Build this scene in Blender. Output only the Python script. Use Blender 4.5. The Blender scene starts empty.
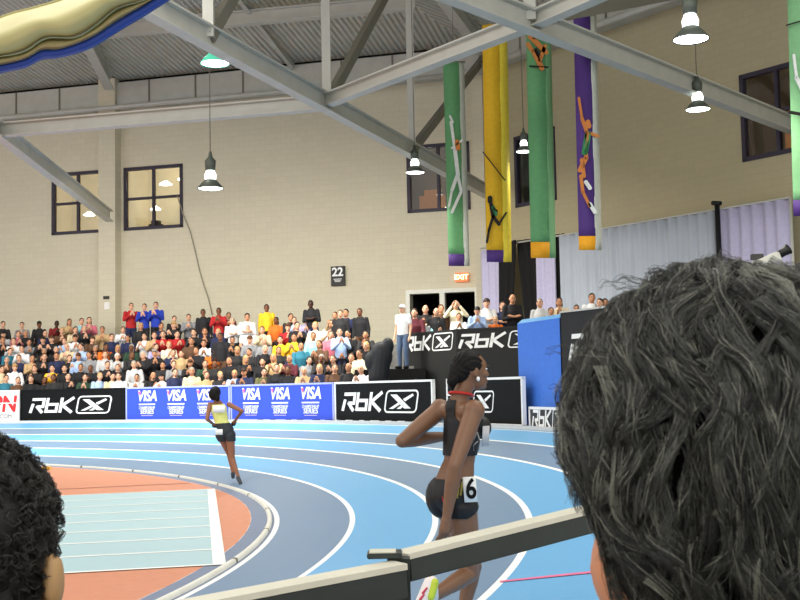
import bpy, bmesh, math, random
from mathutils import Vector, Matrix, Euler
random.seed(7)
C = bpy.context.scene.collection
SC = bpy.context.scene
PI = math.pi
# ------------------------------------------------------------------ camera
F = 1150.0; H = 1.712; HOR = 387.1; ROLL = 0.021
TH = math.atan((HOR-300)/F)
cr, sr = math.cos(ROLL), math.sin(ROLL)
ct, st = math.cos(TH), math.sin(TH)
_right0 = Vector((1,0,0)); _fwd = Vector((0,ct,st)); _up0 = Vector((0,-st,ct))
# image axes after roll:  u = c*du + s*dv ; v = c*dv - s*du
_right = cr*_right0 - sr*_up0
_up = cr*_up0 + sr*_right0
cam = bpy.data.cameras.new('camera'); camo = bpy.data.objects.new('camera', cam); C.objects.link(camo)
cam.sensor_width = 36; cam.lens = F*36/800; cam.clip_start = 0.05; cam.clip_end = 300
cam.dof.use_dof = True; cam.dof.focus_distance = 12; cam.dof.aperture_fstop = 34
m3 = Matrix((_right, _up, -_fwd)).transposed()
camo.matrix_world = Matrix.Translation((0,0,H)) @ m3.to_4x4()
SC.camera = camo
def ray(u, v):
    d = _fwd*F + _right*(u-400) - _up*(v-300)
    return d
def at(u, v, Y):
    d = ray(u, v); return Vector((0,0,H)) + d*(Y/d.y)
def atz(u, v, z):
    d = ray(u, v); return Vector((0,0,H)) + d*((z-H)/d.z)
def atplane(u, v, p, n):
    d = ray(u, v); o = Vector((0,0,H)); return o + d*((p-o).dot(n)/d.dot(n))
# ------------------------------------------------------------------ world, lights, exposure
w = bpy.data.worlds.new('hall_ambient'); SC.world = w; w.use_nodes = True
bg = w.node_tree.nodes['Background']; bg.inputs[0].default_value = (1.0,0.985,0.94,1); bg.inputs[1].default_value = 0.86
SC.view_settings.view_transform = 'Standard'; SC.view_settings.look = 'None'
SC.view_settings.exposure = 0.42; SC.view_settings.gamma = 1; SC.view_settings.use_curve_mapping = False
def area(name, loc, size, power, col=(1,0.96,0.88), rot=(0,0,0), sy=None):
    l = bpy.data.lights.new(name, 'AREA'); l.size = size; l.energy = power; l.color = col
    if sy: l.shape = 'RECTANGLE'; l.size_y = sy
    o = bpy.data.objects.new(name, l); C.objects.link(o); o.location = loc; o.rotation_euler = rot
    return o
area('added_fill_light', (-7,15,10.5), 10, 620, sy=8)  # these area lights are added fill to brighten the hall, not fixtures
area('added_fill_light', (-9,31,6.9), 20, 1600, sy=2.5, rot=(math.radians(24),0,0))  # added fill tilted to brighten the back wall
area('added_fill_light', (7.6,20.5,5.2), 5, 170, sy=2, rot=(math.radians(30),0,math.radians(-50)))
area('added_fill_light', (4,10,10.0), 7, 380, sy=7)
area('added_fill_light', (-1,-3,7.0), 5, 260, sy=4)
# ------------------------------------------------------------------ helpers
def lin(c):
    c = c/255.0
    return c/12.92 if c <= 0.04045 else ((c+0.055)/1.055)**2.4
_mats = {}
def mat(name, rgb, rough=0.6, metal=0.0, emit=0.0, var=0.06, scale=12.0, bump=0.0, spec=0.4, alpha=None, trans=0.0):
    if name in _mats: return _mats[name]
    m = bpy.data.materials.new(name); m.use_nodes = True; nt = m.node_tree; b = nt.nodes['Principled BSDF']
    col = (lin(rgb[0]), lin(rgb[1]), lin(rgb[2]), 1)
    tc = nt.nodes.new('ShaderNodeTexCoord'); no = nt.nodes.new('ShaderNodeTexNoise'); no.inputs['Scale'].default_value = scale; no.inputs['Detail'].default_value = 4
    nt.links.new(tc.outputs['Object'], no.inputs['Vector'])
    ra = nt.nodes.new('ShaderNodeValToRGB')
    ra.color_ramp.elements[0].position = 0.3; ra.color_ramp.elements[1].position = 0.7
    ra.color_ramp.elements[0].color = tuple(max(0,c*(1-var)) for c in col[:3])+(1,)
    ra.color_ramp.elements[1].color = tuple(min(1,c*(1+var)) for c in col[:3])+(1,)
    nt.links.new(no.outputs['Fac'], ra.inputs['Fac']); nt.links.new(ra.outputs['Color'], b.inputs['Base Color'])
    b.inputs['Roughness'].default_value = rough; b.inputs['Metallic'].default_value = metal
    b.inputs['Specular IOR Level'].default_value = spec
    if emit > 0:
        b.inputs['Emission Color'].default_value = col; b.inputs['Emission Strength'].default_value = emit
    if bump > 0:
        bp = nt.nodes.new('ShaderNodeBump'); bp.inputs['Strength'].default_value = bump; bp.inputs['Distance'].default_value = 0.01
        nt.links.new(no.outputs['Fac'], bp.inputs['Height']); nt.links.new(bp.outputs['Normal'], b.inputs['Normal'])
    if trans: b.inputs['Transmission Weight'].default_value = trans
    if alpha is not None: b.inputs['Alpha'].default_value = alpha
    _mats[name] = m
    return m
def link_mesh(name, me, mats, parent=None, smooth=False):
    o = bpy.data.objects.new(name, me); C.objects.link(o)
    if not isinstance(mats, (list, tuple)): mats = [mats]
    if len(me.materials) == 0:
        for m in mats: me.materials.append(m)
    if parent: o.parent = parent
    if smooth:
        for p in me.polygons: p.use_smooth = True
    return o
def obj(name, bm, mats, parent=None, smooth=False):
    me = bpy.data.meshes.new(name); bm.normal_update(); bm.to_mesh(me); bm.free()
    return link_mesh(name, me, mats, parent, smooth)
def tag(o, label=None, cat=None, group=None, kind=None):
    if label: o['label'] = label
    if cat: o['category'] = cat
    if group: o['group'] = group
    if kind: o['kind'] = kind
    return o
def empty(name, loc=(0,0,0), rz=0):
    o = bpy.data.objects.new(name, None); C.objects.link(o); o.location = loc; o.rotation_euler = (0,0,rz); return o
def frame(o, x, y, z, org):     # object axes given as vectors
    o.matrix_world = Matrix.Translation(org) @ Matrix((x, y, z)).transposed().to_4x4()
def box(bm, c, s, mi=0, M=None):
    vs = []
    for dz in (-1,1):
        for dx, dy in ((-1,-1),(1,-1),(1,1),(-1,1)):
            p = Vector((c[0]+dx*s[0]/2, c[1]+dy*s[1]/2, c[2]+dz*s[2]/2))
            vs.append(bm.verts.new(M @ p if M else p))
    for f in ((3,2,1,0),(4,5,6,7),(0,1,5,4),(1,2,6,5),(2,3,7,6),(3,0,4,7)):
        bm.faces.new([vs[i] for i in f]).material_index = mi
def quad(bm, pts, mi=0):
    f = bm.faces.new([bm.verts.new(p) for p in pts]); f.material_index = mi; return f
def basis(d, ref=Vector((0,0,1))):
    d = d.normalized()
    if abs(d.dot(ref)) > 0.99: ref = Vector((1,0,0))
    x = d.cross(ref).normalized(); y = x.cross(d).normalized()
    return x, y
def tube(bm, pts, r, n=8, mi=0, cap=True):
    pts = [Vector(p) for p in pts]; rs = r if isinstance(r,(list,tuple)) else [r]*len(pts)
    rings = []
    for i, p in enumerate(pts):
        d = pts[min(i+1,len(pts)-1)] - pts[max(i-1,0)]
        x, y = basis(d)
        rings.append([bm.verts.new(p + (x*math.cos(a)+y*math.sin(a))*rs[i]) for a in [2*PI*k/n for k in range(n)]])
    for a, b in zip(rings[:-1], rings[1:]):
        for k in range(n):
            f = bm.faces.new((a[k], a[(k+1)%n], b[(k+1)%n], b[k])); f.material_index = mi; f.smooth = True
    if cap:
        bm.faces.new(rings[0][::-1]).material_index = mi; bm.faces.new(rings[-1]).material_index = mi
def lathe(bm, prof, n=20, c=(0,0,0), mi=0):
    rings = []
    for r, z in prof:
        rings.append([bm.verts.new((c[0]+r*math.cos(2*PI*k/n), c[1]+r*math.sin(2*PI*k/n), c[2]+z)) for k in range(n)])
    for a, b in zip(rings[:-1], rings[1:]):
        for k in range(n):
            f = bm.faces.new((a[k], a[(k+1)%n], b[(k+1)%n], b[k])); f.material_index = mi; f.smooth = True
def beam(bm, a, b, wd, ht, web=0.03, fl=0.03, mi=0):   # I section between two points, top at +ht/2
    a = Vector(a); b = Vector(b); d = (b-a); L = d.length; d.normalize()
    x = d.cross(Vector((0,0,1))).normalized(); y = x.cross(d).normalized()
    M = Matrix.Translation((a+b)/2) @ Matrix((x, d, y)).transposed().to_4x4()
    box(bm, (0,0,ht/2-fl/2), (wd,L,fl), mi, M); box(bm, (0,0,-ht/2+fl/2), (wd,L,fl), mi, M)
    box(bm, (0,0,0), (web,L,ht-2*fl), mi, M)
def bar(bm, a, b, wd, ht, mi=0):
    a = Vector(a); b = Vector(b); d = (b-a); L = d.length; d.normalize()
    x, y = basis(d)
    M = Matrix.Translation((a+b)/2) @ Matrix((x, d, y)).transposed().to_4x4()
    box(bm, (0,0,0), (wd,L,ht), mi, M)
# volumes for bodies --------------------------------------------------------
def ell(bm, c, r, R=None, n=16, m=10):
    M = Matrix.Translation(c) @ (R.to_4x4() if R else Matrix.Identity(4)) @ Matrix.Diagonal((r[0], r[1], r[2], 1))
    bmesh.ops.create_uvsphere(bm, u_segments=n, v_segments=m, radius=1, matrix=M)
def cap(bm, a, b, r0, r1, S=None, k=1.0, n=14):   # tapered capsule; k = stretch along S
    a = Vector(a); b = Vector(b); d = b-a; L = d.length; d.normalize()
    if S is None: x, y = basis(d)
    else:
        x = (S - d*S.dot(d)).normalized(); y = d.cross(x).normalized()
    rings = []; prof = []
    for i in range(1,6):
        t = PI/2*i/5; prof.append((-r0*math.cos(t), r0*math.sin(t)))
    for i in range(0,5):
        t = PI/2*i/5; prof.append((L+r1*math.sin(t), r1*math.cos(t)))
    for z, r in prof:
        rings.append([bm.verts.new(a + d*z + x*(r*k*math.cos(q)) + y*(r*math.sin(q))) for q in [2*PI*j/n for j in range(n)]])
    for p, q in zip(rings[:-1], rings[1:]):
        for j in range(n): bm.faces.new((p[j], p[(j+1)%n], q[(j+1)%n], q[j]))
    v0 = bm.verts.new(a-d*r0); v1 = bm.verts.new(b+d*r1)
    for j in range(n):
        bm.faces.new((v0, rings[0][(j+1)%n], rings[0][j])); bm.faces.new((v1, rings[-1][j], rings[-1][(j+1)%n]))
def remesh(bm, voxel, smooth=4, extra=None):
    bmesh.ops.recalc_face_normals(bm, faces=bm.faces)
    me = bpy.data.meshes.new('tmp'); bm.to_mesh(me); bm.free()
    o = bpy.data.objects.new('tmp', me); C.objects.link(o)
    r = o.modifiers.new('r','REMESH'); r.mode = 'VOXEL'; r.voxel_size = voxel
    s = o.modifiers.new('s','SMOOTH'); s.iterations = smooth; s.factor = 0.5
    dg = bpy.context.evaluated_depsgraph_get(); dg.update()
    me2 = bpy.data.meshes.new_from_object(o.evaluated_get(dg))
    bpy.data.objects.remove(o); bpy.data.meshes.remove(me)
    for p in me2.polygons: p.use_smooth = True
    return me2
def V(*a): return Vector(a)
def text_mesh(s, size, shear=0.0, offset=0.0, ext=0.002, align='CENTER', xs=1.0):
    cu = bpy.data.curves.new('t','FONT'); cu.body = s; cu.size = size; cu.shear = shear; cu.offset = offset; cu.extrude = ext
    cu.align_x = align; cu.align_y = 'CENTER'
    o = bpy.data.objects.new('t', cu); C.objects.link(o)
    dg = bpy.context.evaluated_depsgraph_get(); dg.update()
    me = bpy.data.meshes.new_from_object(o.evaluated_get(dg)); bpy.data.objects.remove(o)
    for v in me.vertices: v.co.x *= xs
    return me
# ------------------------------------------------------------------ materials
M_white = mat('white_line_paint', (240,242,240), 0.6, var=0.02)
M_steel = mat('painted_steel_grey', (192,192,184), 0.5, var=0.05, scale=3)
M_steel2 = mat('painted_steel_dark', (120,117,105), 0.55, var=0.05, scale=3)
M_black = mat('board_black', (12,14,16), 0.6, spec=0.15)
M_boardwhite = mat('board_white', (238,240,240), 0.5, var=0.02)
M_blueb = mat('board_blue', (52,82,215), 0.5, var=0.03)
M_frame = mat('window_frame_dark', (52,46,62), 0.5)
M_concrete = mat('stand_concrete', (110,110,108), 0.8, var=0.12, scale=6)
M_dark = mat('dark_void', (14,14,15), 0.9)
# ------------------------------------------------------------------ the track
CX, CY, R0, LW = -21.0, 13.16, 19.44, 0.95
BANK = 0.137
YCUT = 3.6
def P(r, t, z): return Vector((CX+r*math.cos(t), CY+r*math.sin(t), z))
def ring(bm, r0, r1, z0, z1, mi=0, t1=2.5, n=220, ycut=YCUT, zoff=0.0):
    a0 = math.asin(max(-1,(ycut-CY)/r0)); a1 = math.asin(max(-1,(ycut-CY)/r1)); pr = None
    for i in range(n+1):
        k = i/n
        p = bm.verts.new(P(r0, a0+(t1-a0)*k, z0+zoff)); q = bm.verts.new(P(r1, a1+(t1-a1)*k, z1+zoff))
        if pr:
            f = bm.faces.new((pr[0], pr[1], q, p)); f.material_index = mi
        pr = (p, q)
bm = bmesh.new()
M_tb = mat('track_blue', (104,170,218), 0.45, var=0.05, scale=40, spec=0.35)
M_tg = mat('track_grey_blue', (110,138,168), 0.45, var=0.05, scale=40, spec=0.35)
lw = 0.032
for k in range(6):
    r0, r1 = R0+LW*k, R0+LW*(k+1)
    z0, z1 = BANK*k, BANK*(k+1); e = lw*BANK/LW
    ring(bm, r0+lw, r1-lw, z0+e, z1-e, 1 if k % 2 == 0 else 0)
for k in range(7):
    r = R0+LW*k; z = BANK*k; e = lw*BANK/LW
    ring(bm, r-lw, r+lw, z-e if k else 0, z+e if k < 6 else z, 2)
o = obj('floor_running_track', bm, [M_tb, M_tg, M_white]); tag(o, kind='structure', label='banked blue and grey indoor running track with white lane lines')
# red relay mark across lane 4
bm = bmesh.new(); a = at(520,578,6.6); 
def on_bank(u, v):
    lo, hi = 4.0, 60.0     # march along ray until below banked surface
    d = ray(u,v); y = 3.7
    while y < 60:
        p = Vector((0,0,H))+d*(y/d.y); r = math.hypot(p.x-CX, p.y-CY)
        zz = 0 if r < R0 else min(BANK*6, (r-R0)/LW*BANK)
        if p.z <= zz: return p
        y += 0.01
    return p
pa = [on_bank(500,581.5), on_bank(600,571), on_bank(600,573), on_bank(500,583)]
quad(bm, [p+V(0,0,0.006) for p in pa])
tag(obj('lane_mark', bm, mat('red_line_paint',(225,110,150),0.6)), 'thin pink line painted across the blue lane by the rail', 'floor marking')
# infield
M_or = mat('infield_orange', (206,138,108), 0.6, var=0.05, scale=8)
bm = bmesh.new(); n = 128
bm.faces.new([bm.verts.new(P(R0-0.34, 2*PI*k/n, 0.0)) for k in range(n)])
tag(obj('floor_infield', bm, M_or), kind='structure')
bm = bmesh.new(); ring(bm, R0-0.34, R0-0.032, 0, 0, 0, ycut=-5, t1=4.0)
tag(obj('floor_infield_edge', bm, mat('infield_edge_blue',(118,132,158),0.6)), kind='structure')
# raised inner kerb : segments
M_kerb = mat('kerb_white_plastic', (226,225,216), 0.45, var=0.06)
t = math.asin((YCUT-CY)/R0)+0.02
kerb_root = None; bm = bmesh.new(); Rk = R0-0.095
segs = []
N = 260; pr = None
prof = [(-0.032,0.0),(-0.028,0.035),(-0.01,0.042),(0.01,0.042),(0.028,0.035),(0.032,0.0)]
for i in range(N+1):
    tt = -0.6+(2.5+0.6)*i/N
    rg = [bm.verts.new(P(Rk+a, tt, z)) for a, z in prof]
    if pr:
        for j in range(len(prof)-1):
            f = bm.faces.new((pr[j], pr[j+1], rg[j+1], rg[j])); f.smooth = True
    pr = rg
kb = obj('track_kerb', bm, M_kerb); tag(kb, 'low rounded white kerb rail along the inside edge of the track', 'kerb')
bm = bmesh.new()
for i in range(60):
    tt = -0.6+i*0.0625+0.02
    if i % 2: continue
    for a,b in zip(prof[:-1], prof[1:]):
        q = [P(Rk+a[0]*1.06, tt, a[1]*1.05), P(Rk+b[0]*1.06, tt, b[1]*1.05), P(Rk+b[0]*1.06, tt+0.004, b[1]*1.05), P(Rk+a[0]*1.06, tt+0.004, a[1]*1.05)]
        quad(bm, q)
obj('kerb_joint', bm, mat('kerb_joint_grey',(120,116,100),0.6), kb)
# pale start area on the infield
bm = bmesh.new(); zf = 0.006
TL, TR, BR, BL = atz(0,498.3,zf), atz(215,489,zf), atz(226,564,zf), atz(0,576.5,zf)
d = (TL-TR).normalized(); TL = TR + d*16; d2 = (BL-BR).normalized(); BL = BR + d2*16
quad(bm, [TL, BL, BR, TR], 0)
def lerp(a,b,k): return a+(b-a)*k
for i in range(9):
    k = i/8.0; a = lerp(TR, BR, k); b = lerp(TL, BL, k); dv = (BR-TR).normalized()*0.038; up = V(0,0,0.003)
    quad(bm, [b-dv+up, b+dv+up, a+dv+up, a-dv+up], 1)
i0 = (TL-TR).normalized()*0.13; up = V(0,0,0.0045)
quad(bm, [TR+i0+up, BR+i0*1.0+up, BR+up, TR+up], 1)
tag(obj('start_lane_panel', bm, [mat('pale_blue_lane',(172,202,210),0.6,var=0.02), M_white]), 'pale blue rectangle with white lane lines painted on orange infield', 'floor marking')
bm = bmesh.new(); a, b = atz(190,483,zf), atz(40,490,zf); b = a+(b-a)*3
dv = V(0,0.035,0); quad(bm, [b-dv, a-dv, a+dv, b+dv])
tag(obj('infield_line', bm, mat('dark_red_line',(150,70,55),0.6)), 'thin dark red line on orange infield behind the pale lanes', 'floor marking')
p = atz(46,469.5,0.0)
bm = bmesh.new(); box(bm, (p.x,p.y,0.03), (0.22,0.12,0.06))
box(bm, (p.x,p.y,0.065), (0.16,0.05,0.01))
tag(obj('lane_marker_block', bm, mat('marker_yellow',(235,190,60),0.5)), 'small yellow marker block beside the kerb at far left', 'marker')
# floor outside the track
bm = bmesh.new(); ZO = BANK*6
ring(bm, R0+LW*6+lw, R0+LW*6+0.16, ZO, ZO+0.0, 1)
ring(bm, R0+LW*6+0.16, 60, ZO, ZO, 0)
tag(obj('floor_outer', bm, [mat('outer_floor_grey',(95,110,125),0.6), mat('outer_edge_blue',(88,150,200),0.5)]), kind='structure')
# ------------------------------------------------------------------ walls
XC, YC = 2.69, 39.5
A1 = V(-3.65,1,0).normalized(); A2 = V(0.6,-0.8,0).normalized()
ORG = V(XC,YC,0)
N1 = V(A1.y,-A1.x,0); N1 = N1 if N1.y < 0 else -N1      # faces the camera
N2 = V(A2.y,-A2.x,0); N2 = N2 if N2.y < 0 else -N2
def w1(u,v,off=0.0):
    p = atplane(u,v,ORG+N1*off,N1); return ((p-ORG).dot(A1), p.z)
def w2(u,v,off=0.0):
    p = atplane(u,v,ORG+N2*off,N2); return ((p-ORG).dot(A2), p.z)
def W(A,N_,s,z,off=0.0): return ORG + A*s + N_*off + V(0,0,z)
def block_mat(name, rgb):
    m = bpy.data.materials.new(name); m.use_nodes = True; nt = m.node_tree; b = nt.nodes['Principled BSDF']
    tc = nt.nodes.new('ShaderNodeTexCoord'); br = nt.nodes.new('ShaderNodeTexBrick')
    br.inputs['Scale'].default_value = 1.0; br.inputs['Brick Width'].default_value = 0.41; br.inputs['Row Height'].default_value = 0.205
    br.inputs['Mortar Size'].default_value = 0.008; br.inputs['Mortar Smooth'].default_value = 0.6
    c = [lin(x) for x in rgb]
    br.inputs['Color1'].default_value = (*c,1); br.inputs['Color2'].default_value = (*[x*0.96 for x in c],1); br.inputs['Mortar'].default_value = (*[x*0.86 for x in c],1)
    nt.links.new(tc.outputs['Object'], br.inputs['Vector']); nt.links.new(br.outputs['Color'], b.inputs['Base Color'])
    b.inputs['Roughness'].default_value = 0.75; b.inputs['Specular IOR Level'].default_value = 0.2
    return m
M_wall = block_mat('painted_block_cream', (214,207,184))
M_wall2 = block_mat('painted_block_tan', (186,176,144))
def wall(name, A, N_, L, Hh, holes, m, depth=0.35):
    # local x along wall, local y up, local z towards the room
    bm = bmesh.new()
    xs = sorted(set([0,L]+[h[0] for h in holes]+[h[1] for h in holes])); zs = sorted(set([-0.5,Hh]+[h[2] for h in holes]+[h[3] for h in holes]))
    for i in range(len(xs)-1):
        for j in range(len(zs)-1):
            cx, cz = (xs[i]+xs[i+1])/2, (zs[j]+zs[j+1])/2
            if any(h[0]<cx<h[1] and h[2]<cz<h[3] for h in holes): continue
            quad(bm, [(xs[i],zs[j],0),(xs[i+1],zs[j],0),(xs[i+1],zs[j+1],0),(xs[i],zs[j+1],0)])
            quad(bm, [(xs[i],zs[j],-depth),(xs[i],zs[j+1],-depth),(xs[i+1],zs[j+1],-depth),(xs[i+1],zs[j],-depth)])
    for x0,x1,z0,z1 in holes:
        for a,b in (((x0,z0),(x1,z0)),((x1,z0),(x1,z1)),((x1,z1),(x0,z1)),((x0,z1),(x0,z0))):
            quad(bm, [(a[0],a[1],0),(b[0],b[1],0),(b[0],b[1],-depth),(a[0],a[1],-depth)])
    bmesh.ops.remove_doubles(bm, verts=bm.verts, dist=0.0001)
    o = obj(name, bm, m); frame(o, A, V(0,0,1), N_, ORG); tag(o, kind='structure'); return o
def rect(wf, u0, u1, vt, vb):
    s0, _ = wf(u0,(vt+vb)/2); s1, _ = wf(u1,(vt+vb)/2); uc = (u0+u1)/2
    _, zt = wf(uc,vt); _, zb = wf(uc,vb)
    return [min(s0,s1), max(s0,s1), zb, zt]
wins1 = [rect(w1,52,104,170,234), rect(w1,124,183,163.5,228.5), rect(w1,407,470,148,212)]
zt = sum(r[3] for r in wins1)/3; zb = sum(r[2] for r in wins1)/3
for r in wins1: r[2], r[3] = zb, zt
wins2 = [rect(w2,515,556,131,202), rect(w2,741,815,66,158)]
zt = sum(r[3] for r in wins2)/2; zb = sum(r[2] for r in wins2)/2
for r in wins2: r[2], r[3] = zb, zt
_,EZ1 = w1(250,68); EZ = EZ1
door_r = rect(w1, 411, 476, 293, 345)
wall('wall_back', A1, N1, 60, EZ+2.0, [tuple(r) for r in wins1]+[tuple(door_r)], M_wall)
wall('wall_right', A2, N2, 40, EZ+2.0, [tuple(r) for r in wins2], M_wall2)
M_room = mat('office_wall_glow_warm', (205,190,155), 0.7, emit=0.22, var=0.1, scale=1.2)  # wall emission stands in for the room light of the offices
M_roomd = mat('office_wall_glow_dim', (90,72,50), 0.7, emit=0.10, var=0.3, scale=1.5)
M_glow = mat('office_lamp', (255,250,235), 0.5, emit=6)
M_glass = mat('window_glass', (235,240,240), 0.02, var=0.0, spec=0.5, trans=1.0)
def window(name, A, N_, r, cols, rows, room_m, lamps, figures=()):
    x0,x1,z0,z1 = r; bm = bmesh.new(); t = 0.12
    for (a,b,c,d) in ((x0,x1,z1-t,z1),(x0,x1,z0,z0+t),(x0,x0+t,z0,z1),(x1-t,x1,z0,z1)):
        box(bm, ((a+b)/2,(c+d)/2,-0.04), (b-a,d-c,0.16))
    for i in range(1,cols): 
        x = x0+(x1-x0)*i/cols; box(bm, (x,(z0+z1)/2,-0.05), (0.10,z1-z0,0.12))
    for i in range(1,rows):
        z = z0+(z1-z0)*i/rows; box(bm, ((x0+x1)/2,z,-0.05), (x1-x0,0.09,0.12))
    o = obj(name, bm, M_frame); frame(o, A, V(0,0,1), N_, ORG); tag(o, kind='structure')
    bm = bmesh.new(); box(bm, ((x0+x1)/2,(z0+z1)/2,-0.07), (x1-x0-0.1,z1-z0-0.1,0.012)); g = obj('pane', bm, M_glass, o)
    bm = bmesh.new(); D = 2.4      # office behind the glass, its light put in as wall glow
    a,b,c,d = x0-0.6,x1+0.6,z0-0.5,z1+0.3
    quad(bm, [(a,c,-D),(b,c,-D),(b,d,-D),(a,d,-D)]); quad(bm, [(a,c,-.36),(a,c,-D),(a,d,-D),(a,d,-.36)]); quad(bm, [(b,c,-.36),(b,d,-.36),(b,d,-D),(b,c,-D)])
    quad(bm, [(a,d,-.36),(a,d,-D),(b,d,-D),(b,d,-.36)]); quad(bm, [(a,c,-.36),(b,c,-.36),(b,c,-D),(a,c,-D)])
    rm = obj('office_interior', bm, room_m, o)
    for (fx,fz,rr) in lamps:
        bm = bmesh.new(); lathe(bm, [(0.02,0.16),(0.06,0.14),(rr,0.02),(rr,0),(0.001,0)], 16); 
        l = obj('office_lamp', bm, M_glow, o); l.matrix_parent_inverse = Matrix.Identity(4)
        l.matrix_basis = Matrix.Translation((x0+(x1-x0)*fx, z0+(z1-z0)*fz, -1.6)) @ Matrix.Rotation(-PI/2,4,'X')
    for (fx,fw,fh,mm) in figures:     # office furniture: dark silhouettes and orange pieces with added glow
        bm = bmesh.new(); xx = x0+(x1-x0)*fx
        box(bm, (xx, z0+fh/2-0.1, -1.4), (fw, fh, 0.3)); box(bm, (xx, z0+fh-0.05, -1.4), (fw*0.6, fh*0.35, 0.25))
        obj('office_furniture', bm, mm, o)
    return o
M_sil = mat('office_dark_furniture',(40,34,34),0.7)
M_or2 = mat('office_orange_glow',(190,120,55),0.6,emit=0.2)  # emission makes the orange furniture look lit
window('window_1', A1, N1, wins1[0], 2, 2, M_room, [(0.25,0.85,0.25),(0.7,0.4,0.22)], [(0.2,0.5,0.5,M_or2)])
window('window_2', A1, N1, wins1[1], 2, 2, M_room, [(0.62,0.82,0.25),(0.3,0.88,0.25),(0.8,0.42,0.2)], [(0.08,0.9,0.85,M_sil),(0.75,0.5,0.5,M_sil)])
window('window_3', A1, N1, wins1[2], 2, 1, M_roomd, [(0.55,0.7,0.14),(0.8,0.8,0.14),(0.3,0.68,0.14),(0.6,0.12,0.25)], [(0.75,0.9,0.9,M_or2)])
window('window_4', A2, N2, wins2[0], 2, 1, mat('office_wall_glow_dark',(40,34,30),0.7,emit=0.03), [], [(0.7,0.5,0.5,M_sil)])
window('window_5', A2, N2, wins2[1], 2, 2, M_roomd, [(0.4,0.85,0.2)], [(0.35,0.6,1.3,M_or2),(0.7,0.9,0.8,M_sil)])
# pilaster column on the back wall
def on_wall_box(name, wf, A, N_, u0,u1,v0,v1, dep, m, z0=None, z1=None, parent=None):
    r = rect(wf,u0,u1,v0,v1); z0 = r[2] if z0 is None else z0; z1 = r[3] if z1 is None else z1
    bm = bmesh.new(); box(bm, ((r[0]+r[1])/2,(z0+z1)/2,dep/2+0.002), (r[1]-r[0],z1-z0,dep)); o = obj(name, bm, m, parent); frame(o, A, V(0,0,1), N_, ORG); return o
tag(on_wall_box('wall_pilaster', w1, A1, N1, 104.5,121,100,300, 0.45, M_wall, 0, EZ), kind='structure')
tag(on_wall_box('wall_corner_pilaster', w1, A1, N1, 476,487,100,300, 0.35, M_wall, 0, EZ), kind='structure')
# double door
def door():
    x0,x1,z0,z1 = door_r; bm = bmesh.new(); t = 0.14
    for (a,b,c,d) in ((x0-t,x1+t,z1,z1+t),(x0-t,x0,z0,z1),(x1,x1+t,z0,z1),((x0+x1)/2-0.09,(x0+x1)/2+0.09,z0,z1)):
        box(bm, ((a+b)/2,(c+d)/2,0.0), (b-a,d-c,0.24))
    o = obj('door_1', bm, mat('door_frame_white',(225,225,215),0.5)); frame(o, A1, V(0,0,1), N1, ORG); tag(o, kind='structure')
    bm = bmesh.new(); D = 3
    quad(bm, [(x0,z0,-D),(x1,z0,-D),(x1,z1,-D),(x0,z1,-D)]); quad(bm, [(x0,z0,-.3),(x0,z0,-D),(x0,z1,-D),(x0,z1,-.3)]); quad(bm, [(x1,z0,-.3),(x1,z1,-.3),(x1,z1,-D),(x1,z0,-D)])
    quad(bm, [(x0,z1,-.3),(x0,z1,-D),(x1,z1,-D),(x1,z1,-.3)]); quad(bm, [(x0,z0,-.3),(x1,z0,-.3),(x1,z0,-D),(x0,z0,-D)])
    obj('dark_corridor', bm, M_dark, o)
door()
# signs on the wall
s = on_wall_box('number_sign', w1, A1, N1, 332,345.5,266.5,286, 0.12, mat('sign_black',(28,28,30),0.5)); tag(s, 'black wall sign with white number 22 above the crowd', 'sign')
r = rect(w1,332,345.5,266.5,286)
me = text_mesh('22', 0.42, offset=0.012, ext=0.004); tx = link_mesh('numerals', me, M_boardwhite, s); tx.location = ((r[0]+r[1])/2, r[3]-0.22, 0.13)
tx.matrix_parent_inverse = Matrix.Identity(4); tx.rotation_euler = (0,PI,0); tx.scale = (1,1,-1)
def flip_text(o): pass
bm = bmesh.new(); 
for k in range(3): box(bm, ((r[0]+r[1])/2, r[3]-0.46-0.045*k, 0.128), (0.3-0.05*k,0.02,0.01))
obj('small_lettering', bm, M_boardwhite, s)
s = on_wall_box('exit_sign', w1, A1, N1, 456,468.5,273,282, 0.15, mat('exit_sign_case',(225,120,70),0.5,emit=0.5), ); tag(s, 'small glowing orange exit sign above the double door', 'sign')
r = rect(w1,456,468.5,273,282)
me = text_mesh('EXIT', 0.24, offset=0.006, ext=0.004); tx = link_mesh('lettering', me, mat('exit_letters',(255,225,170),0.5,emit=2.2), s); tx.location = ((r[0]+r[1])/2,(r[2]+r[3])/2,0.16)
tx.rotation_euler = (0,PI,0); tx.scale = (1,1,-1)
s = on_wall_box('paper_notice', w1, A1, N1, 110.5,116,303,310, 0.01, mat('paper_white',(238,238,235),0.7)); s.location += N1*0.46; tag(s, 'white paper notice taped to the cream pilaster', 'notice')
s = on_wall_box('wall_plate', w1, A1, N1, 110,115.5,297,300, 0.04, mat('plate_dark',(60,60,55),0.7)); s.location += N1*0.46; tag(s, 'dark metal plate above the paper notice on the pilaster', 'wall plate')
bm = bmesh.new(); pts = []
for u,v in ((178,196),(184,215),(191,232),(196,252),(200,270),(204,284),(209,298),(213,315)):
    sx, z = w1(u,v); pts.append(W(A1,N1,sx,z,0.06))
tube(bm, pts, 0.02, 6); tag(obj('wall_cable', bm, mat('cable_grey',(150,145,130),0.6)), 'thin cable hanging slantwise down the cream wall', 'cable')
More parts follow.
